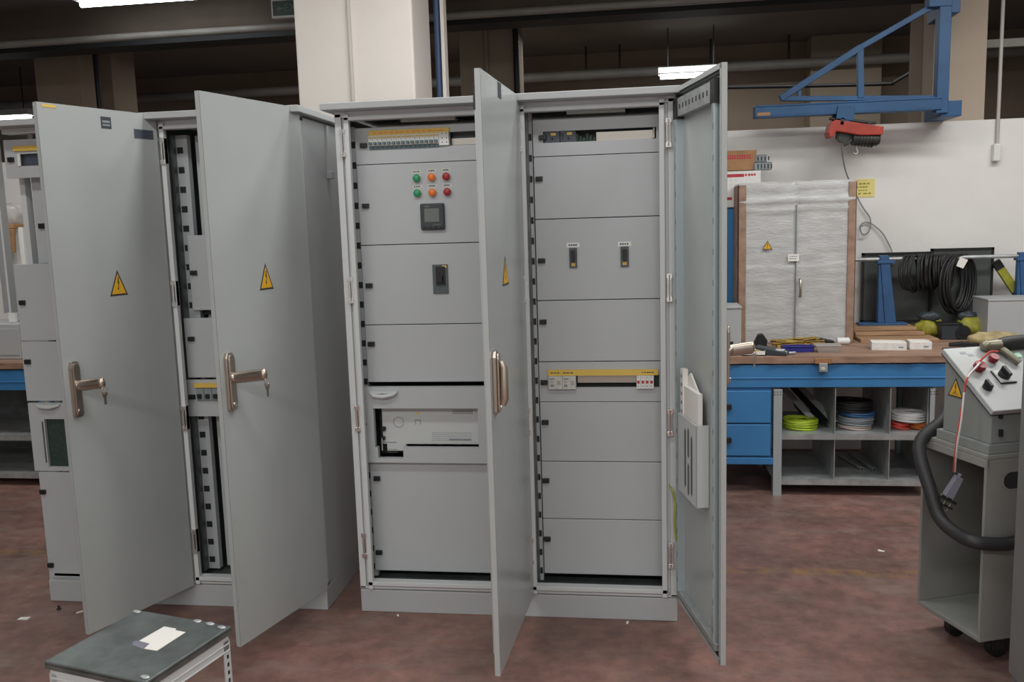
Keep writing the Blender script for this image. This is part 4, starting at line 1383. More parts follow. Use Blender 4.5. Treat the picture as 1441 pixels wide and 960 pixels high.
# blue stands carrying a rod
YR = 2.56
q = fy(1245, 366, YR); q2 = fy(1436, 362, YR); zr = q.z
ql = fy(1195, 370, YR)
zf = BZ+.072
def stand(x, lb, wide=True, zfoot=zf):
    t = thing('cable_rod_stand', (x, YR, zfoot), lb, 'stand', 'blue stands of the cable rod')
    mb = MB().hexa([(x+.005, YR-.03, zfoot+.012), (x+.075, YR-.03, zfoot+.012), (x+.075, YR+.03, zfoot+.012), (x+.005, YR+.03, zfoot+.012)], [(x-.035, YR-.022, zr+.03), (x+.02, YR-.022, zr+.03), (x+.02, YR+.022, zr+.03), (x-.035, YR+.022, zr+.03)])
    mb.build('upright', 'bluemet', t, .003)
    mb = MB().hexa([(x-.04, YR-.026, zfoot+.012), (x+.004, YR-.026, zfoot+.012), (x+.004, YR+.026, zfoot+.012), (x-.04, YR+.026, zfoot+.012)], [(x-.04, YR-.018, zr+.005), (x-.034, YR-.018, zr+.005), (x-.034, YR+.018, zr+.005), (x-.04, YR+.018, zr+.005)])
    mb.build('side_plate', 'bluemet', t, .003)
    MB().box(x-.05, x+.06, YR-.03, YR+.03, zr-.022, zr-.004).build('cradle', 'bluemet', t, .003)
    MB().box(x-.16, x+.14, YR-.05, YR+.05, zfoot, zfoot+.012).build('foot_plate', 'bluemet', t, .002)
    return t
stand(q.x, 'blue metal stand on the planks carrying the cable rod')
stand(q2.x+.02, 'second blue metal stand behind the cart, cut by the photo edge', zfoot=BZ)
tag(MB().tube([(ql.x, YR, zr+.006), (q2.x+.25, YR, zr+.006)], .012, 12).build('cable_rod', 'galv'), 'long steel rod lying on the blue stands above the bench', 'rod')


def hanging_coil(u0, u1, vt, vb, n, r, lb, seed, lean=.3, m='cable'):
    """loops of cable hung over the rod; each loop an ellipse across the rod"""
    rr = random.Random(seed)
    a = fy(u0, 370, YR); b_ = fy(u1, 370, YR)
    ztp = zr+.006+.012+r; 
    hz_ = (fy(u0, vb, YR).z)
    pts = []
    N = 28
    for k in range(n):
        xc = a.x+(b_.x-a.x)*(k+.5)/n
        h = (ztp-hz_)*rr.uniform(.86, 1.0)
        wy = h*rr.uniform(.33, .40); wx = h*lean*rr.uniform(.6, 1.1)
        for j in range(N):
            t = PI/2+2*PI*j/N
            zc = ztp-h/2+h/2*math.sin(t)
            pts.append((xc+wx*math.cos(t)+(b_.x-a.x)/n*(j/N-.5), YR-.01+wy*math.cos(t)*.55+.004*math.sin(5*t+k), zc))
    o = MB().tube(pts, r, 7).build('cable_coil', m)
    return tag(o, lb, 'cable coil', 'black cable coils on the rod')
hanging_coil(1276, 1292, 366, 414, 4, .0075, 'loose thin black cable loops at the left end of the rod bundle', 1, .30)
hanging_coil(1292, 1322, 366, 408, 8, .009, 'thick black cable bundle hanging at the middle of the rod', 2, .16)
hanging_coil(1322, 1340, 366, 408, 6, .009, 'black cable bundle hanging right of the thick middle bundle', 3, .14)
hanging_coil(1338, 1354, 366, 442, 8, .0085, 'longest black cable loop hanging lowest from the rod with a paper tag', 4, .30)
q = fy(1350, 369, YR-.03)
tag(MB(Matrix.Translation((q.x, YR-.075, q.z)) @ Matrix.Rotation(.3, 4, 'Y')).prism([(-.025, -.03), (.02, -.034), (.03, .025), (-.022, .03)], 0, .002, 'y').build('paper_tag', 'paper'), 'small pale paper tag wrapped on the longest cable loop', 'tag')

# yellow-black striped strut, grey box, bags
qa = fy(1402, 368, 2.60); qb = fy(1437, 420, 2.60)
d_ = (Vector((qb.x, 0, qb.z))-Vector((qa.x, 0, qa.z)))
L_ = d_.length
ang = math.atan2(-d_.z, d_.x)
L_ *= 1.9
W_ = Matrix.Translation((qa.x, 2.60, qa.z)) @ Matrix.Rotation(ang, 4, 'Y')
L_ = min(L_, (qa.z-BZ-.03)/math.sin(ang))
mb = MB(W_)
nst = 9
for k in range(nst):
    a = L_*k/nst; b_ = L_*(k+1)/nst
    mb.hexa([(a, 0, -.025), (b_, 0, -.025), (b_, .03, -.025), (a, .03, -.025)], [(a+.0, 0, .025), (b_+.0, 0, .025), (b_, .03, .025), (a, .03, .025)], 0 if k % 4 else 1)
tag(mb.build('striped_strut', ['ochre', 'black']), 'slanting dull yellow and black strut by the right end of the rod', 'strut')
q1 = fy(1391, 424, 2.25); q2 = fy(1441, 470, 2.25)
gb = thing('equipment_box', (q1.x+.2, 2.4, BZ), 'grey metal box on the bench behind the control console', 'box')
MB().box(q1.x, q1.x+.42, 2.25, 2.50, BZ+.001, q1.z).build('housing', 'greymetal', gb, .004)
MB().box(q1.x-.003, q1.x+.423, 2.246, 2.504, q1.z, q1.z+.012).build('lid', 'greymetal', gb, .002)
# power tools: two yellow-green lumps with dark parts
def lump(name, c, r, m, lb, cat, sx_=1, sy_=1, sz_=.8, seed=1, grp=None):
    rr = random.Random(seed)
    mb = MB()
    mb.ball((0, 0, 0), r, 0, sx_, sy_, sz_, 12)
    vs = []
    for p in mb.v:
        k = 1+.13*math.sin(7*p.x/r+seed)*math.cos(6*p.z/r)+.10*math.sin(9*p.y/r+2*seed)
        vs.append(Vector((c[0]+p.x*k, c[1]+p.y*k, max(c[2], c[2]+r*sz_*.9+p.z*k))))
    mb.v = vs
    o = mb.build(name, m)
    return tag(o, lb, cat, grp)
q = onb(1307, 474); lump('yellow_bag', (q.x, 2.45, BZ), .085, 'ochre', 'crumpled yellow-green bag left of the dark bin on the bench', 'bag', 1.1, .8, .75, 1, 'yellow-green bags on the bench')
q = onb(1368, 472); lump('yellow_bag', (fy(1368, 462, 2.42).x, 2.42, BZ), .09, 'ochre', 'crumpled yellow-green bag right of the dark bin on the bench', 'bag', 1.25, .8, .75, 2, 'yellow-green bags on the bench')
for (u_, lb, sd) in ((1309, 'translucent grey film crumpled on the left yellow-green bag', 3), (1363, 'translucent grey film crumpled on the right yellow-green bag', 5)):
    xx = fy(u_, 455, 2.44).x
    o = lump('plastic_film', (xx, 2.45, BZ+.105), .055, 'meter', lb, 'plastic film', 1.2, .8, .55, sd, 'films on the yellow-green bags')
xx = fy(1336, 470, 2.33)
t = thing('waste_bin', (xx.x, 2.36, BZ), 'small dark grey bin between the two yellow-green bags', 'bin')
W_ = Matrix.Translation((xx.x, 2.36, BZ))
mb = MB(W_)
mb.hexa([(-.05, -.05, 0), (.05, -.05, 0), (.05, .05, 0), (-.05, .05, 0)], [(-.06, -.06, .10), (.06, -.06, .10), (.06, .06, .10), (-.06, .06, .10)])
mb.build('bin_body', 'meter', t, .006)
MB(W_).box(-.066, .066, -.066, .066, .095, .105).build('bin_rim', 'black', t, .003)
xx = fy(1356, 463, 2.30)
tag(MB(Matrix.Translation((xx.x, 2.30, BZ))).cyl((0, 0, .045), (0, .05, .045), .045, 18).cyl((0, -.004, .045), (0, 0, .045), .022, 14).build('cable_reel', 'black', None, .003), 'small black reel in front of the right yellow-green bag', 'reel')
lump('rag', (fy(1400, 476, 2.0).x, 2.02, BZ), .09, 'rag', 'crumpled beige rag on the bench behind the control console', 'rag', 1.6, .8, .5, 4)
q = onb(1370, 488)
mb = MB(Matrix.Translation((q.x, q.y, BZ)) @ Matrix.Rotation(-.2, 4, 'Z')).prism([(-.13, 0), (.12, 0), (.13, .012), (-.06, .028), (-.13, .018)], -.025, .025, 'y')
tag(mb.build('hand_saw', 'black', None, .003), 'flat black blade tool lying at the bench edge by the console', 'tool')
A = onb(1326, 492); B = onb(1368, 490)
tag(MB().tube([(A.x, A.y, BZ+.006), ((A.x+B.x)/2, A.y-.01, BZ+.006), (B.x, B.y, BZ+.006)], .006, 8).build('rubber_strip', 'hose'), 'thin black rubber strip on the worktop left of the console', 'strip')

# yellow notice on the wall and crane cord
q1 = fy(1200, 252.5, WALL_Y-.01); q2 = fy(1231, 277, WALL_Y-.01)
nt_ = thing('wall_notice', ((q1.x+q2.x)/2, WALL_Y-.006, q2.z), 'yellow paper notice on the white wall beside the wrapped cabinet', 'notice')
MB().box(q1.x, q2.x, WALL_Y-.004, WALL_Y-.0005, q2.z, q1.z).build('notice_sheet', 'lime', nt_)
mb = MB()
hgt = q1.z-q2.z; wd = q2.x-q1.x
random.seed(21)
for i, (a, b_) in enumerate([(.12, .82), (.20, .72), (.28, .68), (.05, .92)]):
    zc = q1.z-hgt*(.26+.18*i)
    dashes(mb, q1.x+wd*a, q1.x+wd*b_, zc, WALL_Y-.004, hgt*.075, 4)
mb.build('notice_print', 'ochre', nt_)

# ---------- jib crane on the right pillar
YC = 2.45
def cz(u, v): return fy(u, v, YC)
jc = thing('jib_crane', (3.05, YC, 2.2), 'blue lattice jib crane mounted on the right wall pillar', 'crane')
A = cz(1062, 152); B = cz(1322, 153)
zb0 = cz(1190, 161).z; zb1 = cz(1190, 144).z
mb = MB()
mb.box(A.x, B.x, YC-.05, YC+.05, zb1-.010, zb1).box(A.x, B.x, YC-.05, YC+.05, zb0, zb0+.008).box(A.x, B.x, YC-.046, YC+.046, zb0+.008, zb1-.010)
mb.box(A.x-.004, A.x+.008, YC-.05, YC+.05, zb0, zb1)
mb.build('runway_beam', 'bluecrane', jc, .002)
def bar(u0, v0, u1, v1, w, nm):
    p0, p1 = cz(u0, v0), cz(u1, v1)
    d = (p1-p0).normalized(); n = Vector((-d.z, 0, d.x))*(w/2)
    mb = MB()
    mb.hexa([p0-n+Vector((0, -w/2, 0)), p1-n+Vector((0, -w/2, 0)), p1-n+Vector((0, w/2, 0)), p0-n+Vector((0, w/2, 0))], [p0+n+Vector((0, -w/2, 0)), p1+n+Vector((0, -w/2, 0)), p1+n+Vector((0, w/2, 0)), p0+n+Vector((0, w/2, 0))])
    return mb.build(nm, 'bluecrane', jc, .003)
bar(1098, 139, 1326, 138, .030, 'tie_bar')
bar(1098, 139, 1212, 66, .040, 'diagonal_brace')
bar(1205, 70, 1322, 3, .034, 'diagonal_brace')
bar(1210, 66, 1211, 138, .038, 'strut')
bar(1125, 124, 1125, 138, .020, 'strut')
M0 = cz(1319, -30); M1 = cz(1323, 160)
MB().box(A.x+.01, A.x+.09, YC-.0472, YC-.046, zb0+.010, zb0+.030).build('rust_patch', 'card', jc)
MB().box(M1.x-.035, M1.x+.035, YC-.04, YC+.04, M1.z, M0.z).build('mast', 'bluecrane', jc, .004)
MB().box(M1.x-.10, M1.x+.035, YC-.045, YC+.045, cz(1310, 12).z, cz(1310, -8).z).build('top_gusset', 'bluecrane', jc, .004)
m1 = cz(1352, 154)
MB().box(M1.x, m1.x, YC-.02, WALL_Y+.01, cz(1340, 164).z, cz(1340, 142).z).build('wall_bracket', 'bluecrane', jc, .004)
MB().box(M1.x, M1.x+.09, YC-.02, WALL_Y+.01, cz(1319, 20).z, cz(1319, -15).z).build('wall_bracket', 'bluecrane', jc, .004)
# trolley and hoist
hb = thing('electric_hoist', (cz(1200, 200).x, YC, cz(1200, 205).z), 'red and dark electric hoist hanging from the blue crane beam', 'hoist')
a = cz(1174, 150); b_ = cz(1199, 167)
mb = MB()
mb.hexa([(a.x, YC-.06, b_.z), (b_.x, YC-.06, b_.z-.02), (b_.x, YC-.052, b_.z-.02), (a.x, YC-.052, b_.z)], [(a.x+.01, YC-.06, a.z), (b_.x, YC-.06, a.z-.015), (b_.x, YC-.052, a.z-.015), (a.x+.01, YC-.052, a.z)])
mb.box(a.x, b_.x, YC+.052, YC+.06, b_.z-.01, a.z-.01).box(a.x+.01, b_.x-.01, YC-.056, YC+.056, b_.z-.022, b_.z-.012)
mb.build('trolley', 'bluecrane', hb, .002)
for k in (a.x+.03, b_.x-.03):
    MB().cyl((k, YC-.052, zb0+.028), (k, YC-.0505, zb0+.028), .017, 14).build('trolley_wheel', 'darkmetal', hb)
rot = Matrix.Translation((cz(1201, 184).x, YC, cz(1201, 184).z)) @ Matrix.Rotation(.14, 4, 'Y')
mb = MB(rot).box(-.155, .125, -.022, .022, .052, .068)
mb.box(-.10, -.075, -.06, .06, .02, .068).box(.075, .10, -.02, .02, .02, .066)
mb.build('suspension_bar', 'darkmetal', hb, .003)
mb = MB(rot).prism([(-.155, .03), (-.13, .05), (.0, .045), (.165, .036), (.165, -.015), (.03, -.03), (-.07, -.022), (-.115, -.02), (-.125, -.058), (-.15, -.062), (-.163, -.03)], -.06, .06, 'y')
mb.build('hoist_housing', 'redhoist', hb, .006)
mb = MB(rot).cyl((.0, 0, -.045), (.15, 0, -.035), .045, 18).cyl((.15, 0, -.035), (.162, 0, -.034), .036, 16)
for k in range(6): mb.cyl((.02+k*.02, 0, -.044), (.027+k*.02, 0, -.044), .0485, 18)
mb.build('motor', 'darkmetal', hb)
mb = MB(rot).cyl((-.055, -.03, -.045), (-.055, .03, -.045), .036, 16).box(-.10, -.01, -.02, .02, -.06, -.01)
mb.build('drum', 'darkmetal', hb, .002)
mb = MB(rot).cyl((.035, 0, -.06), (.035, 0, -.112), .004, 6)
mb.tube([(.035, 0, -.110), (.047, 0, -.122), (.045, 0, -.138), (.030, 0, -.142), (.022, 0, -.132)], .0055, 8)
mb.build('hook', 'galv', hb)
MB(rot).tube([(-.01, -.03, -.06), (-.03, -.035, -.085), (-.05, -.035, -.098)], .010, 8).build('release_lever', 'darkmetal', hb)
P0 = cz(1183, 200)
cpts = [(P0.x, YC, P0.z)] + [tuple(fy(u, v, yy)) for u, v, yy in [(1186, 222, 2.52), (1191, 244, 2.66), (1202, 268, 2.72), (1213, 290, 2.725), (1224, 306, 2.725), (1225, 318, 2.715), (1221, 328, 2.715), (1214, 330, 2.715), (1210.5, 322, 2.72), (1213, 315, 2.725), (1220, 313, 2.73), (1228, 316, 2.73), (1241, 327, 2.725), (1250, 342, 2.725), (1255, 354, 2.72), (1257, 372, 2.675)]]
tag(MB().tube(smooth_path(cpts, 5), .0045, 6).build('hoist_cord', 'wgrey'), 'thin grey cord looping down the white wall from the red hoist', 'cord')

# ------------------------------------------------------------------ cart with console
c0 = Vector((2.250, .011, 0)); e1 = Vector((.348, -.938, 0)).normalized(); e2 = Vector((.938, .348, 0)).normalized()
CW = Matrix(((e1.x, e2.x, 0, c0.x), (e1.y, e2.y, 0, c0.y), (0, 0, 1, 0), (0, 0, 0, 1)))   # local x: front-wards along open side, y: into the cart
CL, CD = .334, .46
ct = thing('equipment_cart', tuple(CW @ Vector((CL/2, CD/2, 0))), 'pale grey sheet metal cart on castors with an open side at the right', 'cart')
MB(CW).box(0, CL, 0, CD, .765, .782).build('top_plate', 'cart', ct, .003)
MB(CW).box(0, CL, 0, CD, .10, .118).build('bottom_plate', 'cart', ct, .003)
MB(CW).box(0, .012, 0, CD, .118, .765).build('rear_panel', 'cart', ct, .002)
# front panel with a slotted grip hole
hz0, hz1 = .655, .715
mb = MB(CW)
mb.box(CL-.012, CL, 0, .10, .118, .765).box(CL-.012, CL, .10, CD, .118, hz0).box(CL-.012, CL, .10, CD, hz1, .765).box(CL-.012, CL, .22, CD, hz0, hz1)
mb.build('front_panel', 'cart', ct)
mb = MB(CW).cyl((CL-.004, .10, (hz0+hz1)/2), (CL+.0005, .10, (hz0+hz1)/2), (hz1-hz0)/2, 20).box(CL-.006, CL+.0004, .10, .22, hz0, hz1)
mb.build('grip_hole', 'slot', ct)
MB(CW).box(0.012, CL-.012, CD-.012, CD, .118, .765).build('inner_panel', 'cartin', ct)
mb = MB(CW).box(0, CL, -.001, .012, .735, .765)
mb.build('top_flange', 'cart', ct, .002)
for (lx_, ly_) in ((.09, .09), (CL-.07, .12), (.09, CD-.09), (CL-.07, CD-.09)):
    mb = MB(CW)
    mb.box(lx_-.03, lx_+.03, ly_-.03, ly_+.03, .092, .10, 1)
    mb.box(lx_-.022, lx_-.016, ly_-.02, ly_+.03, .035, .092, 1).box(lx_+.016, lx_+.022, ly_-.02, ly_+.03, .035, .092, 1)
    mb.cyl((lx_-.0165, ly_+.012, .036), (lx_+.014, ly_+.012, .036), .036, 20)
    mb.build('castor', ['black', 'darkmetal'], ct)
# console on the cart
cs = thing('control_console', tuple(CW @ Vector((CL/2, .2, .782))), 'sloping grey control console with red knobs on the cart', 'control console')
kx0, kx1, ky0, ky1 = .085, CL-.012, .020, .40
zb_, zt0, zt1 = .782, 1.095, .928
mb = MB(CW)
mb.box(kx0-.02, kx1+.006, ky0-.012, ky1+.01, zb_, zb_+.035)
mb.hexa([(kx0, ky0, zb_+.035), (kx1, ky0, zb_+.035), (kx1, ky1, zb_+.035), (kx0, ky1, zb_+.035)], [(kx0, ky0, zt0), (kx1, ky0, zt1), (kx1, ky1, zt1), (kx0, ky1, zt0)])
mb.build('console_body', 'console', cs, .003)
sl = math.atan2(zt0-zt1, kx1-kx0)
LID = CW @ Matrix.Translation((kx0-.008, 0, zt0+.004)) @ Matrix.Rotation(sl, 4, 'Y')
LL = math.hypot(kx1-kx0, zt0-zt1)+.02
MB(LID).box(0, LL, ky0-.012, ky1+.012, .0, .006).build('console_gasket', 'seal', cs)
lid = MB(LID).box(-.003, LL+.003, ky0-.016, ky1+.016, .006, .026).build('console_lid', 'consolelid', cs, .003)
WM[lid] = WM[cs]
def on_lid(u, v):
    p = LID @ Vector((0, 0, .026)); n = LID.to_3x3() @ Vector((0, 0, 1))
    return LID.inverted() @ fplane(u, v, p, n)
def knob(u, v, r, h, m, nm, base=None):
    q = on_lid(u, v)
    mb = MB(LID)
    mb.tube([(q.x, q.y, .026), (q.x, q.y, .028+h*.25), (q.x, q.y, .028+h*.3), (q.x, q.y, .026+h)], [r*.75, r*.75, r, r*.9], 18)
    return mb.build(nm, m, lid)
knob(1376, 520, .022, .028, 'knobred', 'red_knob')
knob(1396, 508, .018, .024, 'knobred', 'red_knob')
q = on_lid(1411, 531)
MB(LID).box(q.x-.030, q.x+.030, q.y-.028, q.y+.034, .026, .034).build('switch_plate', 'ltgrey', lid, .002)
MB(LID).box(q.x-.033, q.x+.033, q.y-.031, q.y+.037, .026, .030).build('switch_surround', 'black', lid, .002)
MB(LID).cyl((q.x, q.y, .034), (q.x, q.y, .050), .021, 18).box(q.x-.022, q.x+.022, q.y-.007, q.y+.007, .050, .064).build('rotary_switch', 'black', lid, .002)
q = on_lid(1389, 546)
MB(LID).cyl((q.x, q.y, .026), (q.x, q.y, .036), .017, 18).box(q.x-.020, q.x+.016, q.y-.006, q.y+.006, .036, .052).build('selector_switch', 'black', lid, .002)
q = on_lid(1430, 503)
MB(LID).cyl((q.x, q.y, .026), (q.x, q.y, .04), .014, 16).build('green_button', 'green', lid)
mb = MB(LID)
for (u, v) in [(1355, 497), (1366, 500)]:
    q = on_lid(u, v); mb.box(q.x-.006, q.x+.006, q.y-.012, q.y+.012, .026, .0266)
mb.build('lid_print', 'wgrey', lid)
# the side warning triangle with writing lines
def on_side(u, v):
    p = CW @ Vector((kx0, ky0, .9)); n = CW.to_3x3() @ Vector((0, -1, 0))
    return CW.inverted() @ fplane(u, v, p, n)
qa, qb, qc = on_side(1341, 526), on_side(1337.5, 558), on_side(1358, 552)
cm = (qb+qc)/2
s_ = (qc-qb).length
tilt = math.atan2(qc.z-qb.z, qc.x-qb.x)
hgt = abs(qa.z-cm.z)
s_ = max(min(s_, .13), .06)
Wt = CW @ Matrix.Translation(((qa.x+qb.x+qc.x)/3, ky0-.001, (qa.z+qb.z+qc.z)/3+hgt*.0)) @ Matrix.Scale(hgt/(s_*.92), 4, (0, 0, 1))
warning_sign(cs, Wt, s_, lines=True)
# front latches of console
for (u, v) in [(1407, 584), (1407, 609)]:
    mb = MB(CW)
    p = CW @ Vector((kx1, 0, 0)); n = CW.to_3x3() @ Vector((1, 0, 0))
    q = CW.inverted() @ fplane(u, v, p, n)
    mb.box(kx1, kx1+.010, q.y-.006, q.y+.006, q.z-.012, q.z+.012)
    mb.build('latch', 'black', cs)

# things lying on the console: wrench/pistol and black hose handle
q = on_lid(1390, 492)
mb = MB(LID)
A, B, C_ = on_lid(1384, 492), on_lid(1402, 492), on_lid(1432, 514)
mb.tube([(A.x, A.y, .045), (B.x, B.y, .048)], [.020, .024], 12)
mb.tube([(B.x-.01, B.y-.01, .046), (C_.x, C_.y, .040)], [.014, .012], 10)
mb.ball((A.x, A.y, .045), .021, 0, 1, 1, 1, 8)
tag(mb.build('spray_gun', 'brass'), 'tarnished metal pistol tool lying on the console lid', 'tool')
# red and white lead from knob down to the plug
K = CW @ Vector((0, 0, 0))
def cpt(lx_, ly_, lz_): return CW @ Vector((lx_, ly_, lz_))
k1 = LID @ (on_lid(1374, 521)+Vector((0, 0, .030)))
def on_open(u, v, off=-.02):
    p = CW @ Vector((0, off, 0)); n = CW.to_3x3() @ Vector((0, 1, 0))
    return fplane(u, v, p, n)
pl_top = on_open(1342, 664, .01)
for m_, of, lb in (('wred', 0, 'red test lead hanging from the console knob to the plug'), ('wwhite', .010, 'white test lead hanging beside the red one from the console')):
    pts = [k1+Vector((0, 0, of*.5)), on_open(1362, 531, -.01), on_open(1357, 552, -.02), on_open(1351+of*200, 590, -.03), on_open(1345+of*150, 630, -.025), pl_top+Vector((of*.4, 0, 0))]
    tag(MB().tube(smooth_path(pts, 6), .0035, 7).build('test_lead', m_), lb, 'lead', 'leads on the console')
k2 = LID @ (on_lid(1396, 508)+Vector((0, 0, .046)))
tag(MB().tube(smooth_path([k1+Vector((0, 0, .012)), (k1+k2)/2+Vector((0, 0, .02)), k2], 6), .0035, 7).build('jumper_lead', 'wred'), 'short red lead bridging the two red console knobs', 'lead', 'leads on the console')
# hanging connector
pg = thing('hanging_plug', tuple(on_open(1343, 690, .02)), 'grey violet plug connector with bare pins hanging inside the open cart', 'plug')
W_ = Matrix.Translation(on_open(1342, 684, .01)) @ Matrix.Rotation(.45, 4, 'Y')
mb = MB(W_)
mb.hexa([(-.018, -.016, -.045), (.018, -.016, -.045), (.018, .016, -.045), (-.018, .016, -.045)], [(-.013, -.014, .04), (.015, -.014, .04), (.015, .014, .04), (-.013, .014, .04)])
mb.cyl((0, 0, .04), (0, 0, .052), .008, 10)
mb.build('plug_body', 'plug', pg, .003)
for dx_ in (-.022, .0, .022):
    MB(W_).cyl((dx_, 0, -.045), (dx_, 0, -.095), .006, 10).build('pin', 'brass', pg)
mb = MB(W_).box(-.034, .034, -.018, .018, -.058, -.050).box(-.034, .034, -.012, .012, -.082, -.076)
mb.build('plug_collar', 'black', pg, .002)

# thick black hose looping beside the cart
hp = [cpt(.12, .55, .97), cpt(.05, .25, .93), on_open(1335, 548, -.06), on_open(1318, 590, -.07), on_open(1308, 640, -.07), on_open(1308, 690, -.065), on_open(1322, 728, -.06), on_open(1346, 751, -.055), on_open(1374, 763, -.05)]
def on_front(u, v, off=.05):
    p = CW @ Vector((CL+off, 0, 0)); n = CW.to_3x3() @ Vector((1, 0, 0))
    return fplane(u, v, p, n)
hp = [CW @ Vector((-.045, .32, .93)), CW @ Vector((-.045, .22, .925)), CW @ Vector((-.02, .14, .895)), CW @ Vector((.030, .060, .835)), CW @ Vector((.036, -.040, .75)), on_open(1309, 690, -.06), on_open(1322, 728, -.06), on_open(1346, 751, -.06), on_open(1372, 763, -.055), on_front(1405, 766, .03), on_front(1426, 764, .03), on_front(1450, 756, .03)]
tag(MB().tube(smooth_path(hp, 7), .024, 14).build('black_hose', 'hose'), 'thick black hose looping down past the open side of the cart', 'hose')
hp = [LID @ Vector((.020, .19, .050)), LID @ Vector((.016, .25, .054)), LID @ Vector((.014, .33, .054)), LID @ Vector((.012, .44, .050))]
tag(MB().tube(smooth_path(hp, 5), [.012, .016, .019, .021, .023] + [.024]*11, 12).build('hose_nozzle', 'hose'), 'tapered black hose end lying along the back of the console lid', 'hose')

# foreground enclosure at the right edge
xs = fy(1429, 600, -.5).x+.012
en = thing('grey_enclosure', (xs+.3, -.7, 0), 'grey enclosure in the foreground cut off by the right edge of the photo', 'enclosure')
MB().box(xs, xs+.6, -.9, -.5, .10, 1.69).build('enclosure_body', 'slab', en, .006)
MB().box(xs+.01, xs+.59, -.89, -.5, 0, .10).build('enclosure_plinth', 'slab', en, .003)
MB().box(xs+.02, xs+.58, -.918, -.9, .12, 1.67).build('enclosure_door', 'slab', en, .004)
MB().box(xs+.53, xs+.55, -.94, -.918, .85, 1.0).build('enclosure_handle', 'black', en, .004)

# ------------------------------------------------------------------ stool in the foreground
P1, P2, P3 = fz(49, 927, .45), fz(194, 858, .45), fz(326, 881, .45)
ex_ = (P3-P2); ex_.z = 0
a_ = .365
exn = ex_.normalized(); eyn = Vector((-exn.y, exn.x, 0))
if eyn.dot(P1-P2) > 0: eyn = -eyn
SW = Matrix(((exn.x, -(-eyn.x), 0, P2.x), (exn.y, eyn.y, 0, P2.y), (0, 0, 1, 0), (0, 0, 0, 1)))
SW = Matrix(((exn.x, eyn.x, 0, P2.x), (exn.y, eyn.y, 0, P2.y), (0, 0, 1, 0), (0, 0, 0, 1)))
Lx = ex_.length; Ly = (P1-P2).length
st = thing('metal_stool', tuple(SW @ Vector((Lx/2, -Ly/2, 0))), 'low square metal stool with galvanised top at the lower left', 'stool')
ys0, ys1 = -Ly, 0
mb = MB(SW)
mb.box(0, Lx, ys0, ys1, .436, .450)
mb.build('seat_plate', 'galvdark', st, .004)
mb = MB(SW)
mb.box(0, Lx, ys0, ys0+.004, .426, .446).box(0, Lx, ys1-.004, ys1, .426, .446).box(0, .004, ys0, ys1, .426, .446).box(Lx-.004, Lx, ys0, ys1, .426, .446)
mb.build('seat_skirt', 'galvdark', st, .002)
mb = MB(SW)
for (a, b_, c, d) in ((.012, Lx-.012, ys0+.006, ys0+.022), (.012, Lx-.012, ys1-.022, ys1-.006), (.006, .022, ys0+.01, ys1-.01), (Lx-.022, Lx-.006, ys0+.01, ys1-.01)):
    mb.box(a, b_, c, d, .375, .424); mb.box(a-.002, b_+.002, c-.002, d+.002, .396, .402); mb.box(a-.002, b_+.002, c-.002, d+.002, .376, .381)
mb.build('seat_frame', 'post', st, .002)
for (xa, ya) in ((.006, ys0+.006), (Lx-.034, ys0+.006), (.006, ys1-.034), (Lx-.034, ys1-.034)):
    mb = MB(SW)
    ax = xa if xa < .1 else xa+.025
    mb.box(xa, xa+.028, (ya if ya < -.1 else ya+.025), (ya if ya < -.1 else ya+.025)+.003, 0, .412).box(ax, ax+.003, ya, ya+.028, 0, .412)
    z_ = .03
    while z_ < .37:
        mb.box((xa+.010), (xa+.018), (ya-.0006 if ya < -.1 else ya+.0244), (ya if ya < -.1 else ya+.025), z_, z_+.012, 1)
        mb.box((ax-.0006 if xa < .1 else ax+.003), (ax if xa < .1 else ax+.0036), ya+.010, ya+.018, z_, z_+.012, 1)
        z_ += .025
    mb.build('leg', ['post', 'slot'], st)
mb = MB(SW)
for (xa, ya) in ((.012, -.016), (Lx-.07, -.012), (Lx-.02, -.02), (Lx-.12, -.010), (Lx-.02, ys0+.02)):
    mb.ball((xa, ya, .452), .009, 0, 1.8, 1, .45, 6)
mb.build('weld_spots', 'galv', st)
q1 = SW.inverted() @ fz(195, 902, .451); q2 = SW.inverted() @ fz(260, 890, .451); q3 = SW.inverted() @ fz(220, 916, .451); q4 = SW.inverted() @ fz(234, 882, .451)
mb = MB(SW)
pg_ = [SW.inverted() @ fz(u, v, .451) for u, v in ((196, 902), (231, 882), (248, 885), (246, 887), (261, 890), (221, 916), (203, 913), (211, 906))]
mb.prism([(p.x, p.y) for p in pg_], .4502, .4515, 'z')
tag(mb.build('paper_label', 'paper'), 'torn white paper lying on the dark stool top', 'paper')
mb = MB(SW)
pg_ = [SW.inverted() @ fz(u, v, .4502) for u, v in ((188, 902), (196, 902), (211, 906), (203, 914), (186, 908))]
mb.prism([(p.x, p.y) for p in pg_], .4501, .4506, 'z')
mb.build('tape_residue', 'plug', st)

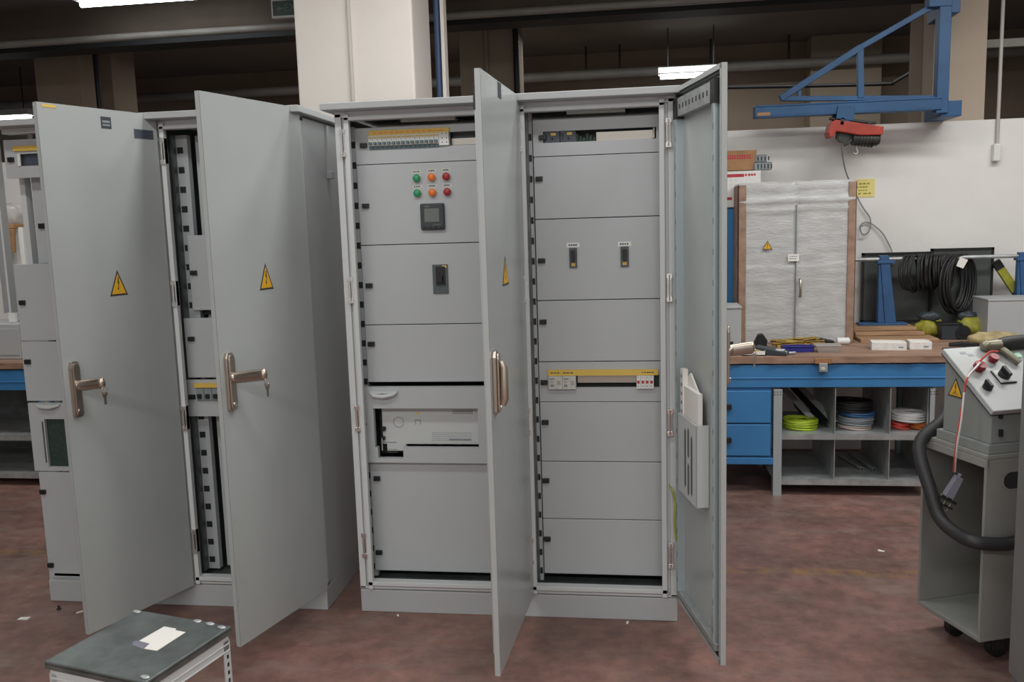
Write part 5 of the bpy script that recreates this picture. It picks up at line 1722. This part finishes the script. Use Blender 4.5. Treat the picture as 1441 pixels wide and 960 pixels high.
# paper scraps and bits on the floor
for i, (u, v, w_, lb) in enumerate([(34, 871, .05, 'white paper scrap on the red floor left of the stool'), (112, 862, .028, 'white paper scrap on the red floor at the leftmost door edge'), (883, 877, .02, 'tiny white scrap on the floor before the right bay plinth'), (560, 867, .014, 'tiny white scrap on the floor before the left bay plinth'), (1240, 776, .03, 'pale paper scrap on the red floor before the cart')]):
    q = fz(u, v, 0)
    mb = MB(Matrix.Translation((q.x, q.y, 0)) @ Matrix.Rotation(i*.7, 4, 'Z')).hexa([(-w_/2, -w_/4, .0005), (w_/2, -w_/5, .0005), (w_/2.2, w_/4, .0005), (-w_/2.3, w_/5, .0005)], [(-w_/2, -w_/4, .002), (w_/2, -w_/5, .006), (w_/2.2, w_/4, .004), (-w_/2.3, w_/5, .002)])
    tag(mb.build('paper_scrap', 'paper'), lb, 'scrap', 'scraps on the floor')
q = fz(83, 858, 0)
tag(MB(Matrix.Translation((q.x, q.y, 0))).cyl((0, 0, 0), (0, 0, .006), .010, 6).cyl((0, 0, .006), (0, 0, .02), .0045, 8).build('loose_bolt', 'darkmetal'), 'loose bolt standing on the red floor by the leftmost door', 'bolt')

# ------------------------------------------------------------------ left background bench and machine
lb_ = make_bench(-4.9, -2.62, 'blue workbench with shelves seen past the far left cabinet')
ls = thing('shelf_unit', (-3.2, 2.0, 0), 'galvanised shelf unit under the blue bench at the far left', 'shelf unit')
for (xa, ya) in ((-4.2, SY0), (-2.66, SY0), (-4.2, SY1-.03), (-2.66, SY1-.03)):
    MB().box(xa, xa+.035, ya, ya+.03, 0, .632).build('post', 'galv', ls)
for zs in (.335, .08):
    MB().box(-4.2, -2.63, SY0+.004, SY1-.004, zs, zs+.004).box(-4.2, -2.63, SY0, SY0+.004, zs-.03, zs+.004).build('shelf', 'galv', ls)
MB().box(-4.2, -2.63, SY1-.006, SY1-.002, .06, .63).build('back_sheet', 'galvdark', ls)
q1 = fy(-20, 457, 1.85); q2 = fy(31, 515, 1.85)
wb2 = thing('equipment_box', ((q1.x+q2.x)/2, 2.0, BZ), 'light grey equipment box on the bench at the far left edge', 'box')
MB().box(q1.x-.3, q2.x, 1.85, 2.2, BZ+.001, q1.z).build('housing', 'greymetal', wb2, .004)
MB().box(q1.x-.3, q2.x-.01, 1.845, 1.85, BZ+.03, q1.z-.03).build('door_panel', 'greymetal', wb2, .002)
zb_ = q1.z
def prof(u, vt, y_, w_, lb, m_='white'):
    q = fy(u, vt, y_)
    o = MB().box(q.x-w_/2, q.x+w_/2, y_, y_+.03, zb_+.002, q.z).build('metal_profile', m_, None, .003)
    tag(o, lb, 'profile', 'profiles standing at the far left')
prof(3, 325, 1.95, .045, 'white upright profile on the grey box, the leftmost')
prof(16, 322, 2.05, .05, 'white upright profile on the grey box, second from left')
prof(28, 320, 1.95, .03, 'white upright profile on the grey box nearest the cabinet')
q = fy(10, 322, 2.0)
o = MB().box(q.x-.16, q.x+.10, 1.93, 2.10, q.z, q.z+.03).build('wood_board', 'card', None, .003); tag(o, 'brown board lying across the white profiles at the far left', 'board')
q5 = fy(17, 340, 1.93)
tag(MB().prism([(q5.x-.02, q.z-.002), (q5.x+.03, q.z-.002), (q5.x+.012, q.z-.16), (q5.x-.004, q.z-.16)], 1.925, 1.94, 'y').build('hanging_mallet', 'card', None, .003), 'brown wooden mallet shape hanging under the far left board', 'tool')
lump('plastic_bag', (fy(10, 300, 2.0).x, 2.02, q.z+.03), .09, 'plastic', 'crumpled clear plastic bag on the far left board', 'bag', 1.1, .7, .8, 6)

# ------------------------------------------------------------------ light
def area(name, loc, rot, sx_, sy_, power, col=(1, .96, .9)):
    l = bpy.data.lights.new(name, 'AREA')
    l.shape = 'RECTANGLE'; l.size = sx_; l.size_y = sy_; l.energy = power; l.color = col
    o = bpy.data.objects.new(name, l); COL.objects.link(o)
    o.location = loc; o.rotation_euler = rot
    return o
# area lights under the ceiling: assumed fluorescent rows plus unseen added fill
LC_ = (1, .985, .955)
area('lamp', (.9, .18, 3.36), (0, 0, 0), 2.4, .3, 32, LC_)
area('lamp', (3.6, .8, 3.36), (0, 0, 0), 2.2, .3, 44, LC_)
area('lamp', (-2.6, 1.0, 3.36), (0, 0, 0), 1.6, .3, 26, LC_)
area('lamp', (.2, -1.7, 3.36), (0, 0, 0), 4.0, .3, 36, LC_)  # front row, added as soft fill on the doors
area('lamp', (3.6, -1.7, 3.36), (0, 0, 0), 2.0, .3, 34, LC_)  # unseen right-front fill, added to brighten the middle door
area('lamp', (.6, -5.0, 3.36), (0, 0, 0), 6, .3, 150, LC_)  # unseen rear fill, added in place of light bounced from behind the camera
area('lamp', (.6, 5.2, 3.3), (0, 0, 0), 7, .1, 34, LC_)  # added fill for the far hall, besides its modelled tubes
w = bpy.data.worlds.new('world'); sc.world = w
w.use_nodes = True
w.node_tree.nodes['Background'].inputs[0].default_value = (.7, .75, .8, 1)
w.node_tree.nodes['Background'].inputs[1].default_value = .1
sc.view_settings.view_transform = 'Standard'
sc.view_settings.look = 'None'
sc.view_settings.gamma = 1
sc.view_settings.use_curve_mapping = False
sc.view_settings.exposure = .32
